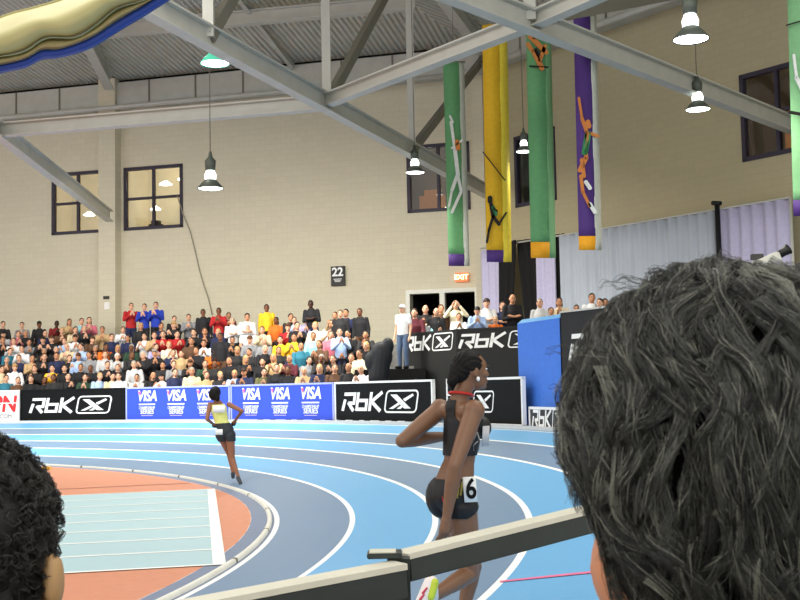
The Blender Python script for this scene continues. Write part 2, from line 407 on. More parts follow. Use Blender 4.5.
# ------------------------------------------------------------------ roof
M_deck = mat('roof_deck_grey', (205,204,195), 0.5, var=0.06, scale=2)
SL = 0.13
def deck(name, A, N_, L, mx):
    bm = bmesh.new(); pit = 0.2; n = int(L/pit); prev = None
    for i in range(n):
        for (da, dz) in ((0,0),(0.06,0),(0.10,0.09),(0.16,0.09)):
            a = i*pit+da; dmax = min(mx, max(0.01, a*2.9))
            p = bm.verts.new(W(A,N_,a,EZ+dz,0.0)); q = bm.verts.new(W(A,N_,a,EZ+dz+SL*dmax,dmax))
            if prev: bm.faces.new((prev[0],prev[1],q,p))
            prev = (p,q)
    return obj(name, bm, M_deck)
tag(deck('ceiling_deck', A1, N1, 50, 24), kind='structure'); tag(deck('ceiling_deck_right', A2, N2, 30, 24), kind='structure')
def tri(bm, pts, mi=0): quad(bm, pts, mi)
for nm, A, N_, L in (('trim_1',A1,N1,55),('trim_2',A2,N2,35)):
    bm = bmesh.new()
    box(bm, (L/2, EZ-0.62, 0.15), (L,0.95,0.3), 0); box(bm, (L/2, EZ-0.07, 0.06), (L,0.12,0.1), 1)  # near-black strip paints in the shaded gap below the deck ribs
    for k in range(int(L/1.9)): box(bm, (0.9+k*1.9, EZ-0.62, 0.31), (0.06,0.95,0.04), 2)
    box(bm, (L/2, EZ-1.12, 0.22), (L,0.06,0.44), 0)
    o = obj(nm, bm, [M_steel, M_dark, M_steel2]); frame(o, A, V(0,0,1), N_, ORG); tag(o, kind='structure')
bm = bmesh.new(); _,pz = w1(160,103,0.8); tube(bm, [W(A1,N1,s_,pz,0.8) for s_ in (0.4,15,30,55)], 0.09, 8)
pp = obj('ceiling_pipe', bm, M_steel); tag(pp, 'long light grey pipe along the back wall under the roof', 'pipe')
bm = bmesh.new(); _,pz = w2(600,24,0.8); tube(bm, [W(A2,N2,s_,pz,0.8) for s_ in (0.4,10,20,35)], 0.11, 8)
pp = obj('ceiling_pipe', bm, M_steel); tag(pp, 'light grey pipe high along the tan right wall', 'pipe')
# radial trusses (bottom chord z constant)
ZD = 8.24
def nod(u, v): return atz(u, v, ZD)
N0, Nn1, Nn2 = nod(0,131), nod(321,104), nod(533,22)
def inward(p): # distance in from the two walls -> roof height
    d1 = (p-ORG).dot(N1); d2 = (p-ORG).dot(N2); return EZ + SL*max(0,min(d1,d2))-0.12
def truss(label, near, node, far, feet, ext):
    root = empty('roof_truss', node.copy()); tag(root, label, 'roof truss', 'radial roof trusses')
    inv = Matrix.Translation(-Vector(node))
    def part(nm, bm, m):
        bmesh.ops.transform(bm, matrix=inv, verts=bm.verts); return obj(nm, bm, m, root)
    bm = bmesh.new(); beam(bm, near, far, 0.26, 0.42, 0.03, 0.04); part('bottom_chord', bm, M_steel)
    bm = bmesh.new(); a = near.copy(); a.z = inward(near); b = far.copy(); b.z = inward(far); beam(bm, a-V(0,0,0.3), b-V(0,0,0.3), 0.34, 0.6, 0.04, 0.05); part('top_chord', bm, M_steel)
    for k, f in enumerate(feet):
        t_ = f.copy(); t_.z = inward(f)-0.4; bm = bmesh.new(); bar(bm, f, t_, 0.2, 0.2); part('web_post', bm, M_steel)
        nx = feet[k+1] if k+1 < len(feet) else far
        t2 = nx.copy(); t2.z = inward(nx)-0.5; bm = bmesh.new(); bar(bm, f, t2, 0.16, 0.24); part('web_brace', bm, M_steel2)
    return root
far2 = nod(484,190); near2 = nod(150,5); 
dirx = (far2-near2).normalized()
foot = [nod(206,38), nod(319,104), nod(414,150)]
def snap(p, a, b):
    d = (b-a).normalized(); q = a+d*(p-a).dot(d); return q
truss('pale steel roof truss crossing the picture centre down to the wall corner', snap(near2,near2,far2)-dirx*6, Nn1, far2+dirx*0.6, [snap(f,near2,far2) for f in foot], 0)
far1 = nod(108,215); d1_ = (far1-N0).normalized()
truss('pale steel roof truss ending at the pilaster over the left windows', N0-d1_*8, N0, far1+d1_*0.3, [], 0)
far3 = nod(800,128); d3_ = (far3-Nn2).normalized()
truss('pale steel roof truss running out over the tan right wall', Nn2-d3_*6, Nn2, far3+d3_*1.6, [Nn2-d3_*0.1], 0)
def tie(label, a, b, wd=0.24, ht=0.24, z=None):
    bm = bmesh.new(); beam(bm, a, b, wd, ht, 0.03, 0.035); o = obj('tie_beam', bm, M_steel); tag(o, label, 'beam'); return o
tie('long pale tie beam crossing the upper left below the roof', N0+(N0-Nn1)*0.6+V(0,0,0.02), Nn1+V(0,0,0.02), 0.26, 0.34)
tie('pale tie beam rising from the central truss node behind the yellow banner', Nn1+V(0,0,0.03), Nn2+V(0,0,0.03), 0.26, 0.30)
pE = nod(620,-16); tie('short pale tie beam leaving the picture top right of centre', Nn2+V(0,0,0.03), Nn2+(pE-Nn2)*2.2+V(0,0,0.03), 0.26, 0.30)
# roof ring beams
def roofpt(u,v):
    d = ray(u,v); y = 10
    while y < 45:
        p = Vector((0,0,H))+d*(y/d.y)
        if p.z > inward(p)-0.0 and False: break
        y += .05
    return p
def rp(s_, d_): p = W(A1,N1,s_,0,d_); p.z = EZ+SL*d_; return p
def rib(label, a, b, wd, ht):
    bm = bmesh.new(); beam(bm, a, b, wd, ht, 0.03, 0.04); o = obj('roof_beam', bm, M_steel); tag(o, label, 'beam', None); return o
def plane_roof(u,v,drop=0.45):
    # point of the sloped back sector roof seen at (u,v)
    n = (V(0,0,1)-N1*SL).normalized(); p0 = ORG+V(0,0,EZ-drop); return atplane(u,v,p0,n)
a, b = plane_roof(115,30), plane_roof(400,4); dd = (b-a); rib('pale purlin beam under the corrugated roof parallel to the back wall', a-dd*0.5, b+dd*0.05, 0.3, 0.45)
a, b = plane_roof(257,21,0.25), plane_roof(292,66,0.25); dd = (b-a); rib('thin sloping purlin under the roof left of the centre truss', a-dd*1.0, b+dd*0.2, 0.14, 0.2)
# ------------------------------------------------------------------ rolled divider curtain, top left
def spline(pts, n):
    out = []
    for i in range(n+1):
        x = i/n*(len(pts)-1); k = min(int(x), len(pts)-2); f = x-k
        p0 = pts[max(k-1,0)]; p1 = pts[k]; p2 = pts[k+1]; p3 = pts[min(k+2,len(pts)-1)]
        out.append(tuple(0.5*((2*b)+(-a+c)*f+(2*a-5*b+4*c-d)*f*f+(-a+3*b-3*c+d)*f**3) for a,b,c,d in zip(p0,p1,p2,p3)))
    return out
YD = 12.0
root = empty('divider_curtain', at(60,30,YD)); tag(root, 'rolled-up yellowish divider curtain with blue hem hanging top left', 'curtain')
top = spline([(-120,78),(-60,46),(0,18),(35,8),(62,0),(100,-14),(150,-40)], 60)
seam = spline([(-120,84),(-60,62),(0,57),(25,52),(47,39),(76,38),(97,26),(118,9),(150,-2),(190,-30)], 60)
bot = spline([(-120,100),(-60,78),(0,65),(25,59),(42,50),(60,49),(90,38),(118,20),(150,1),(195,-28)], 60)
hem = spline([(-120,115),(-60,92),(0,74),(25,68),(42,60),(60,58),(90,49),(120,31),(150,13),(200,-19)], 60)
def loft(rows, name, m, par, dy):
    bm = bmesh.new(); g = []
    for i in range(61):
        g.append([bm.verts.new(at(p[0],p[1],YD+q)-par.location) for p, q in zip([r[i] for r in rows], dy)])
    for i in range(60):
        for j in range(len(rows)-1):
            f = bm.faces.new((g[i][j],g[i][j+1],g[i+1][j+1],g[i+1][j])); f.smooth = True
    o = obj(name, bm, m, par); sm = o.modifiers.new('s','SOLIDIFY'); sm.thickness = 0.02; return o
def mix(a,b,k): return [tuple(x+(y-x)*k for x,y in zip(p,q)) for p,q in zip(a,b)]
M_yel = mat('curtain_cream', (184,178,124), 0.5, var=0.08, scale=1.5, bump=0.6)
K = [0,0.12,0.3,0.5,0.7,0.88,1.0]
loft([mix(top,seam,k) for k in K], 'rolled_fabric', M_yel, root, [0.3,0.0,-0.28,-0.4,-0.35,-0.15,0.1])
loft([mix(top,seam,k) for k in K], 'rolled_fabric_back', M_yel, root, [0.3,0.5,0.75,0.85,0.8,0.5,0.1])
loft([seam, mix(seam,bot,0.5), bot], 'lower_fold', mat('curtain_olive',(168,160,110),0.55,bump=0.5), root, [0.02,-0.12,-0.05])
loft([bot, mix(bot,hem,0.5), hem], 'blue_hem', mat('hem_blue',(30,62,150),0.5,bump=0.4), root, [-0.06,-0.1,0.0])
# ------------------------------------------------------------------ hanging lamps
M_lglass = mat('lamp_refractor_glow', (235,245,238), 0.3, emit=2.2)
M_ldisc = mat('lamp_disc_glow', (250,255,250), 0.3, emit=9)
M_lrim = mat('lamp_housing', (92,98,90), 0.5, metal=0.3)
M_lgreen = mat('lamp_dome_green_glow', (70,170,140), 0.4, emit=0.8)
def lamp(u, v, Y, dia, label, green=False, neck=True, cord=None, pw=60):
    p = at(u, v, Y); root = empty('pendant_lamp', p); tag(root, label, 'ceiling lamp', 'high-bay lamps hanging in the hall'); k = dia/0.55
    bm = bmesh.new(); lathe(bm, [(0.001,0.0),(0.2*k,0.0),(0.262*k,0.015*k)], 24); obj('lamp_disc', bm, M_ldisc, root)
    bm = bmesh.new(); lathe(bm, [(0.262*k,0.01*k),(0.28*k,0.0),(0.275*k,0.03*k),(0.2*k,0.12*k),(0.12*k,0.2*k)], 24); obj('reflector', bm, M_lgreen if green else M_lrim, root)
    bm = bmesh.new(); lathe(bm, [(0.12*k,0.2*k),(0.13*k,0.3*k),(0.09*k,0.4*k),(0.001,0.41*k)], 20); obj('glowing_neck', bm, M_lglass if not green else M_lrim, root)
    bm = bmesh.new(); lathe(bm, [(0.001,0.4*k),(0.11*k,0.42*k),(0.12*k,0.62*k),(0.05*k,0.7*k),(0.03*k,0.82*k),(0.001,0.83*k)], 20); obj('ballast', bm, M_lrim, root)
    zc = inward(p); bm = bmesh.new(); tube(bm, [(0,0,0.82*k),(0,0,max(1.2,zc-p.z))], 0.012, 5); obj('cord', bm, M_steel2, root)
    l = bpy.data.lights.new('lamp_light','SPOT'); l.energy = pw; l.spot_size = 2.6; l.spot_blend = 0.6; l.shadow_soft_size = 0.25; l.color = (1,0.95,0.82)
    lo = bpy.data.objects.new('lamp_light', l); C.objects.link(lo); lo.parent = root; lo.location = (0,0,-0.06)
lamp(210.5,189,26,0.58,'pendant lamp hanging before the cream wall right of left windows', pw=500)
lamp(215,64,22,0.56,'pendant lamp with green-lit dome below the corrugated roof', True, pw=400)
lamp(163,10,27,0.42,'pendant lamp half hidden behind the blue curtain hem', pw=200)
lamp(415,173,31,0.52,'pendant lamp in front of the window left of the banners', pw=400)
lamp(691,40,17.6,0.56,'largest pendant lamp, upper right before tan wall', pw=500)
lamp(698,110,25,0.54,'pendant lamp below the right truss beam', pw=400)
lamp(524,152,28,0.40,'pendant lamp showing between yellow and green banners', pw=200)
# ------------------------------------------------------------------ banners
def banner(u0, us, u1, vt, vb, Y, c_main, c_side, c_block, vblk, label, lean=0.0, fig=None, side_white=True, ytilt=0.25, side_ext=0):
    """front face u0..us, narrow returned side us..u1"""
    org = at((u0+us)/2, vt, Y); root = empty('hanging_banner', org); tag(root, label, 'banner', None)
    sh = 0.020
    def pt(u, v, yo=0.0): return at(u+(v-vt)*lean, v, Y+yo)-org
    def panel(nm, ua, ub, ya, yb, va, vb_, m, k=24, amp=0.015, ph=0):
        bm = bmesh.new(); pr = None
        for i in range(k+1):
            v = va+(vb_-va)*i/k; wv = amp*math.sin(i*0.9+ph)
            a = bm.verts.new(pt(ua,v,ya+wv)); b = bm.verts.new(pt(ub,v,yb+wv))
            if pr: bm.faces.new((pr[0],a,b,pr[1])).smooth = True
            pr = (a,b)
        o = obj(nm, bm, m, root); s_ = o.modifiers.new('s','SOLIDIFY'); s_.thickness = 0.012; return o
    panel('front_panel', u0, us, 0, -0.05, vt, vblk, c_main)
    panel('bottom_block', u0, us, 0, -0.05, vblk, vb, c_block, 2)
    panel('side_panel', us, u1, -0.05, ytilt, vt, vb+side_ext, c_side)
    bm = bmesh.new(); tube(bm, [pt(u0-1,vt,0), pt(u1+1,vt,0)], 0.025, 8); obj('top_rod', bm, M_steel2, root)
    p = pt((u0+u1)/2,vt,0); bm = bmesh.new(); zc = inward(p+org)-org.z; tube(bm, [p,(p.x,p.y,zc)], 0.008, 5); obj('hanging_wire', bm, M_steel2, root)
    if fig:
        for nm, polys, m in fig:
            bm = bmesh.new()
            for pl in polys:
                a_, b_, w_ = pl if len(pl) == 3 else (pl[0],pl[1],2.0)
                pa, pb = Vector((a_[0],a_[1])), Vector((b_[0],b_[1])); dd = (pb-pa).normalized() if (pb-pa).length > 0 else Vector((1,0)); nn = Vector((-dd.y,dd.x))*w_/2
                n_ = 10; ring_ = []
                for q in range(n_):
                    t_ = 2*PI*q/n_; c_ = pb if math.cos(t_) > 0 else pa
                    r_ = c_+dd*(math.cos(t_)*w_/2)+Vector((-dd.y,dd.x))*(math.sin(t_)*w_/2)
                    ring_.append(at(r_.x,r_.y,Y-0.10)-org)
                f_ = bm.faces.new([bm.verts.new(x) for x in ring_])
            g = bmesh.ops.extrude_face_region(bm, geom=bm.faces[:]); vs = [e for e in g['geom'] if isinstance(e, bmesh.types.BMVert)]
            bmesh.ops.translate(bm, verts=vs, vec=(0,0.03,0)); obj(nm, bm, m, root)
    return root
B_green = mat('banner_green',(96,156,104),0.7,bump=0.3); B_green2 = mat('banner_green_light',(122,176,126),0.7,bump=0.3)
B_yel = mat('banner_gold',(222,176,30),0.7,bump=0.3); B_yel2 = mat('banner_yellow',(246,222,70),0.7)
B_pur = mat('banner_purple',(76,46,120),0.7,bump=0.3); B_or = mat('banner_orange',(235,165,30),0.7); B_wh = mat('banner_white',(210,215,205),0.7)
F_skin = mat('figure_orange',(205,125,60),0.7); F_blk = mat('figure_black',(30,26,22),0.7); F_grn = mat('figure_green',(50,130,80),0.7); F_wht = mat('figure_white',(225,228,225),0.7)
figA = [('athlete_figure',[((451,122),(455,150),3),((455,150),(458,175),4),((457,176),(452,190),3.5),((458,176),(461,190),3),((452,190),(449,206),2.5),((461,192),(452,212),3),((452,148),(462,140),2),((453,122),(450,116),2)],F_wht),('athlete_shorts',[((457,142),(458,148),5)],F_skin)]
figB = [('athlete_figure',[((490,198),(490,201),5),((491,204),(493,216),4),((493,216),(499,224),3.5),((499,224),(506,213),2),((493,217),(489,230),3),((489,230),(487,242),2.5),((491,206),(497,211),2),((483,152),(505,180),1)],F_blk),('athlete_shirt',[((493,207),(496,214),3.5)],F_grn)]
figC = [('athlete_figure',[((530,36),(546,52),5),((534,52),(542,68),5),((528,44),(532,50),4),((545,46),(540,60),4)],F_skin),('athlete_shorts',[((536,50),(540,58),4)],F_blk),('athlete_shoes',[((530,66),(548,67),1.6),((534,38),(536,36),3)],F_blk)]
figD = [('athlete_figure',[((579,98),(582,118),2.6),((582,118),(587,132),3.5),((588,122),(589,126),5),((587,132),(598,136),3),((587,132),(586,158),4),((586,158),(580,170),5),((582,160),(584,176),4),((581,176),(583,192),3.5),((583,192),(590,206),3)],F_skin),('athlete_shirt',[((588,134),(585,152),6.5)],F_grn),('athlete_shoes',[((586,182),(590,188),4),((590,204),(595,212),4)],F_wht)]
banner(443,459,464,62,266,30,B_green,B_wh,B_pur,254,'green hanging banner with white acrobat and purple foot, leftmost of row',0.028,figA)
banner(482,499,507,24,262,27,B_yel,B_yel2,B_pur,250,'yellow hanging banner with dark running athlete and purple foot',0.020,figB)
banner(526,545,551,32,258,25,B_green,B_green2,B_or,242,'green hanging banner with orange figure at top and orange foot',0.022,figC)
banner(573,590,596,2,250,22.5,B_pur,B_wh,B_or,236,'purple hanging banner with leaping athlete and orange foot',0.024,figD)
figE = [('athlete_figure',[((794,55),(797,78),2.5),((797,78),(804,92),4)],F_wht),('cross_bar',[((787,25),(810,18),1.2),((790,112),(812,116),3)],F_blk)]
banner(787,812,820,-20,216,18,B_green2,B_wh,B_pur,200,'green hanging banner cut by the right picture edge',0.028,figE)
# ------------------------------------------------------------------ drapes on the right
def drape(name, wf, A, N_, pts_top, zb, off, m, label, amp=0.07, per=0.35, ph=0.0, taper=None, cat='curtain'):
    """pts_top: two (s,z) ends"""
    (s0,z0),(s1,z1) = pts_top; L = abs(s1-s0); n = max(8,int(L/0.05)); bm = bmesh.new(); pr = None; rnd = random.Random(int(ph*100)+3)
    for i in range(n+1):
        k = i/n; s_ = s0+(s1-s0)*k; z_ = z0+(z1-z0)*k
        dpt = amp*math.sin(k*L/per*2*PI+1.3*math.sin(k*L*0.9+ph))+0.4*amp*math.sin(k*L*7.1+ph)
        col = []
        for j in range(7):
            q = j/6; zz = z_+(zb-z_)*q; ss = s_ if taper is None else (s_+(taper-s_)*q*0.45)
            col.append(bm.verts.new(W(A,N_,ss,zz,off+dpt*(0.6+0.4*q))))
        if pr:
            for j in range(6): bm.faces.new((pr[j],pr[j+1],col[j+1],col[j])).smooth = True
        pr = col
    o = obj(name, bm, m); o.modifiers.new('s','SOLIDIFY').thickness = 0.01; tag(o, label, cat); return o
M_dr = mat('drape_blue_grey',(186,194,206),0.7,var=0.05,scale=1); M_dr2 = mat('drape_lilac',(196,192,222),0.7); M_drb = mat('drape_black',(16,15,17),0.85)
def ww(u,v,off=0.6): return w2(u,v,off)
_,zt1 = ww(640,223); ZPB = 1.9
def S2(u,off=0.6): return ww(u,260,off)[0]
drape('hanging_drape', w2, A2, N2, [(S2(560),zt1),(S2(716),zt1)], 0.85, 0.6, M_dr, 'long pale blue-grey drape along the right wall below purple banner', ph=0.2)
drape('hanging_drape', w2, A2, N2, [(S2(721),zt1),(S2(792),zt1)], 0.85, 0.6, M_dr2, 'lilac-grey drape at far right beyond the black post', ph=1.7)
drape('hanging_drape', w2, A2, N2, [(S2(536),zt1),(S2(555),zt1)], 1.9, 0.55, M_dr2, 'narrow lilac drape strip between black gaps below green banner', ph=2.2)
drape('hanging_drape', w2, A2, N2, [(S2(481),zt1-0.05),(S2(504),zt1)], 1.9, 0.6, M_dr2, 'narrow pale lilac drape beside the double door', ph=3.1)
drape('black_drape', w2, A2, N2, [(S2(502),zt1+0.1),(S2(519),zt1+0.1)], 1.9, 0.7, M_drb, 'black drape hanging below the yellow banner', ph=0.5, taper=S2(497))
drape('black_drape', w2, A2, N2, [(S2(516),zt1+0.1),(S2(538),zt1+0.1)], 1.9, 0.5, M_drb, 'wider black drape left of the green banner foot', ph=0.9, taper=S2(540))
drape('black_drape', w2, A2, N2, [(S2(553),zt1+0.1),(S2(562),zt1+0.1)], 1.9, 0.45, M_drb, 'thin black drape gap right of the green banner foot', ph=1.1)
bm = bmesh.new(); s_,z_ = ww(717,204,0.75); 
pts = [W(A2,N2,s_-0.15,z_+0.05,0.75), W(A2,N2,s_+0.12,z_,0.75)]; tube(bm, pts, 0.06, 8); tube(bm, [W(A2,N2,s_,z_,0.75), W(A2,N2,s_+0.03,0.85,0.75)], 0.07, 8)
tag(obj('drape_post', bm, mat('post_black',(22,22,26),0.5)), 'slim black upright post between the right drapes', 'post')
bm = bmesh.new(); tube(bm, [W(A2,N2,S2(481),zt1+0.02,0.6), W(A2,N2,S2(793),zt1+0.02,0.6)], 0.03, 8)
s1_ = S2(793); tube(bm, [W(A2,N2,s1_,zt1+0.02,0.6), W(A2,N2,s1_,0.83,0.6)], 0.04, 8)
tag(obj('drape_rail', bm, M_steel), 'pale metal rail holding up the drapes on the right', 'rail')
# ------------------------------------------------------------------ advertising boards
RB = R0+LW*6+0.55
def oncirc(u, R):
    d = ray(u, 400); k = d.x/d.y      # X = k*Y
    A_ = k*k+1; B_ = -2*CX*k-2*CY; C_ = CX*CX+CY*CY-R*R
    Y = (-B_+math.sqrt(B_*B_-4*A_*C_))/(2*A_); return Vector((k*Y, Y, 0))
def thick(bm, pts, wd, z=0.0, closed=False, mi=0):
    """mitred flat stroke through 2d points, as thin raised quads in the xy plane"""
    P2 = [Vector(p) for p in pts]; n = len(P2); L = []; Rr = []
    for i in range(n):
        a = P2[i-1] if (i > 0 or closed) else None; b = P2[(i+1)%n] if (i < n-1 or closed) else None
        d1 = (P2[i]-a).normalized() if a is not None else None; d2 = (b-P2[i]).normalized() if b is not None else None
        if d1 is None: d1 = d2
        if d2 is None: d2 = d1
        m = (d1+d2); m = m.normalized() if m.length > 1e-6 else d1
        nn = Vector((-m.y,m.x)); kk = 1/max(0.45, nn.dot(Vector((-d1.y,d1.x))))
        L.append(bm.verts.new((*(P2[i]+nn*wd/2*kk),z))); Rr.append(bm.verts.new((*(P2[i]-nn*wd/2*kk),z)))
    for i in range(n if closed else n-1):
        j = (i+1)%n; bm.faces.new((L[i],Rr[i],Rr[j],L[j])).material_index = mi
def poly(bm, pts, z=0.0, mi=0):
    bm.faces.new([bm.verts.new((p[0],p[1],z)) for p in pts]).material_index = mi
def shear(bm, k):
    for v in bm.verts: v.co.x += v.co.y*k
def rbk(h, xs=1.0, logo=True):
    """white squared lettering with boxed vector mark, height h, left-bottom at 0,0; returns bmesh and width"""
    bm = bmesh.new(); w_ = 0.19
    thick(bm, [(0.02,0),(0.12,0.62)], w_); thick(bm, [(0.02,0.91),(0.78,0.91),(0.78,0.42),(0.36,0.42)], w_*0.95); thick(bm, [(0.36,0.46),(0.80,0.0)], w_)
    thick(bm, [(1.02,1.0),(1.02,0.09),(1.66,0.09),(1.66,0.56),(1.12,0.56)], w_*0.95)
    thick(bm, [(1.92,1.0),(1.92,0.0)], w_); thick(bm, [(2.66,1.0),(2.0,0.5),(2.66,0.0)], w_)
    if logo:
        x0, x1 = 2.95, 4.95; r = 0.2; pts = []
        for cx_, cy_, a0 in ((x1-r,1.05-r,0),(x0+r,1.05-r,90),(x0+r,-0.05+r,180),(x1-r,-0.05+r,270)):
            for q in range(5): a = math.radians(a0+q*22.5); pts.append((cx_+r*math.cos(a), cy_+r*math.sin(a)))
        thick(bm, pts, 0.09, closed=True)
        poly(bm, [(3.2,0.86),(3.62,0.86),(4.62,0.14),(4.2,0.14)], 0.002)
        poly(bm, [(4.05,0.62),(4.62,0.9),(4.72,0.8),(4.2,0.5)], 0.002)
        poly(bm, [(3.9,0.52),(4.05,0.44),(3.5,0.12),(3.22,0.12)], 0.002)
        poly(bm, [(4.12,0.40),(4.22,0.33),(3.98,0.12),(3.72,0.12)], 0.002)
    shear(bm, 0.18)
    for v in bm.verts: v.co.x *= h*xs; v.co.y *= h
    return bm
def visa_col(h):
    parts = []
    return parts
def board(pa, pb, z0, hh, facemat, name, label, framem=None, fw=0.05, cat='advertising board', th=0.06):
    """board from pa (left as seen) to pb (right as seen); local x right, y up, z towards the viewer; origin bottom left"""
    x = (pb-pa); L = x.length; x = x.normalized(); n = x.cross(V(0,0,1))     # towards camera
    if n.y > 0 : n = -n
    org = V(pa.x,pa.y,z0); root = empty(name, org)
    frame(root, x, V(0,0,1), n, org); tag(root, label, cat, None)
    bm = bmesh.new(); box(bm, (L/2,hh/2,-th/2), (L-0.02,hh,th)); p = obj('panel', bm, facemat, root)
    bm = bmesh.new(); fm = framem or M_boardwhite; t = fw
    box(bm,(L/2,hh,-th/2),(L,t,th+0.03)); box(bm,(0.0+t/2,hh/2,-th/2),(t,hh,th+0.03)); box(bm,(L-t/2,hh/2,-th/2),(t,hh,th+0.03)); box(bm,(L/2,0.02,-th/2),(L,0.035,th+0.03))
    obj('frame', bm, fm, root)
    bm = bmesh.new()
    for k in (0.12,0.88): box(bm,(L*k,-0.02,-0.12),(0.06,0.08,0.5))
    obj('foot', bm, M_dark, root)
    return root, L
def put(bm_or_me, name, m, root, x, y, z=0.012):
    if isinstance(bm_or_me, bmesh.types.BMesh):
        bmesh.ops.recalc_face_normals(bm_or_me, faces=bm_or_me.faces)
        o = obj(name, bm_or_me, m, root)
    else: o = link_mesh(name, bm_or_me, m, root)
    o.location = (x,y,z); return o
ZB = ZO+0.04; HB = 0.99
us = [(-70,19.5),(20.5,125),(126,230),(231,334),(335,433)]
ptsb = [(oncirc(a,RB), oncirc(b,RB)) for a,b in us]
# white board, cut by the left edge
r_, L = board(*ptsb[0], ZB, HB, M_boardwhite, 'advertising_board', 'white board with red lettering cut by the left picture edge')
me = text_mesh('ESPN', 0.72, shear=0.12, offset=0.02, xs=1.0); put(me, 'lettering', mat('letter_red',(205,45,50),0.5), r_, L-0.92, 0.55)
bm = bmesh.new(); box(bm,(0,0,0),(1.75,0.03,0.004)); put(bm, 'letter_stripe', M_boardwhite, r_, L-0.9, 0.6, 0.016)
me = text_mesh('ESPN.COM', 0.2, ext=0.002); put(me, 'small_lettering', mat('letter_grey',(130,130,140),0.5), r_, L-0.75, 0.17)
for i,(lab) in ((1,'black board with white squared lettering and boxed mark, left of both blue boards'),(4,'black board with rounded white frame and white lettering, right of both blue boards')):
    r_, L = board(*ptsb[i], ZB, HB, M_black, 'advertising_board', lab, framem=(M_black if i == 1 else M_boardwhite))
    put(rbk(0.47, L*0.78/(5.1*0.47)), 'lettering', M_boardwhite, r_, L*0.095 if i==1 else L*0.085, 0.27)
def visa(root, x, last=True):
    me = text_mesh('VISA', 0.44, shear=0.2, offset=0.014, xs=0.95); put(me, 'logo_lettering', M_boardwhite, root, x, 0.73)
    bm = bmesh.new(); poly(bm, [(-0.37,0.12),(-0.25,0.12),(-0.30,-0.02)]); put(bm, 'logo_corner', mat('logo_pink',(230,110,150),0.5), root, x, 0.76, 0.018)
    bm = bmesh.new(); box(bm,(0,0,0),(0.70,0.04,0.004)); put(bm, 'logo_underline', M_boardwhite, root, x, 0.49)
    me = text_mesh('CHAMPIONSHIP', 0.125, offset=0.001, xs=0.76); put(me, 'small_lettering', M_boardwhite, root, x, 0.38)
    me = text_mesh('SERIES', 0.19, shear=0.1, offset=0.003, xs=1.1); put(me, 'small_lettering', M_boardwhite, root, x, 0.26)
    bm = bmesh.new(); box(bm,(0,0,0),(0.5,0.02,0.004)); put(bm, 'lower_underline', mat('logo_pale',(190,180,225),0.5), root, x, 0.15)
for i,lab in ((2,'blue board with three white card-company marks, nearer the left black board'),(3,'blue board with three white card-company marks, nearer the right black board')):
    r_, L = board(*ptsb[i], ZB, HB, M_blueb, 'advertising_board', lab, framem=mat('board_frame_pale',(170,180,235),0.5))
    for k in range(3): visa(r_, L*(0.215+0.285*k) if i == 2 else L*(0.21+0.29*k))
# black board behind the runner
pa, pb = oncirc(447,RB), oncirc(523,RB)
r_, L = board(pa, pb, ZB, HB, M_black, 'advertising_board', 'black board with white mark behind the near runner')
put(rbk(0.44), 'lettering', M_boardwhite, r_, L*0.02-0.62, 0.28) if False else put(rbk(0.40), 'lettering', M_boardwhite, r_, -0.02, 0.30)
# low board right of it
pa, pb = oncirc(529,RB-0.1), oncirc(610,RB-0.3)
r_, L = board(pa, pb, ZB-0.04, 0.42, mat('board_grey_black',(44,46,48),0.5), 'low_board', 'low dark board with cut white lettering below the blue block')
put(rbk(0.34), 'lettering', M_boardwhite, r_, 0.16, 0.05)
# low edge strip boards stand behind (mats seen under the boards)
bm = bmesh.new(); ring(bm, R0+LW*6+0.2, R0+LW*6+0.34, ZO+0.07, ZO+0.07); ring(bm, R0+LW*6+0.20, R0+LW*6+0.201, ZO, ZO+0.07)
tag(obj('trim_3', bm, mat('edge_strip_pale',(200,205,208),0.5)), kind='structure')
bm = bmesh.new()
for k in range(14):
    c = oncirc(262+k*13.5+random.uniform(-2,2), R0+LW*6+0.46); 
    box(bm, (c.x,c.y,ZO+0.04), (0.22,0.12,0.08))
tag(obj('board_gap_blocks', bm, M_dark), 'row of small dark weights lying under the boards', 'blocks', kind='stuff')  # small near-black blocks set along the gap below the boards
# blue block with dark right face
pa = oncirc(519.5, RB+0.35); pc = oncirc(562, RB+0.2); 
root = empty('blue_covered_tower', V(pa.x,pa.y,ZO)); tag(root, 'tall bright blue fabric-covered block with dark right side by the track', 'covered block')
HT = (H+ (386-321)/(F/pa.y)) - ZO
def loc(p): return V(p.x-pa.x, p.y-pa.y, 0)
xa = (pc-pa); xa.z = 0; na = xa.cross(V(0,0,1)).normalized(); 
if na.y > 0: na = -na
B_face = mat('block_blue',(66,122,222),0.6,bump=0.2)
bm = bmesh.new(); a = V(0,0,0); b = loc(pc); back = -na*0.5; ch = 0.09
z1 = HT-ch
quad(bm,[a,b,b+V(0,0,z1),a+V(0,0,z1)]); obj('blue_front', bm, B_face, root)
bm = bmesh.new(); quad(bm,[a+V(0,0,z1),b+V(0,0,z1),b+back*0.24+V(0.03,0,HT+0.0),a+back*0.24+V(0,0,HT)])
quad(bm,[a+back*0.24+V(0,0,HT),b+back*0.24+V(0.03,0,HT),b+back+V(0,0,HT),a+back+V(0,0,HT)]); obj('blue_top', bm, mat('block_blue_lit',(110,180,240),0.6), root)  # lighter blue paints in the light on the slanted top edge
bm = bmesh.new(); quad(bm,[a,a+V(0,0,z1),a+back*0.24+V(0,0,HT),a+back+V(0,0,HT),a+back]); quad(bm,[a+back,a+back+V(0,0,HT),b+back+V(0,0,HT),b+back]); obj('blue_side', bm, B_face, root)
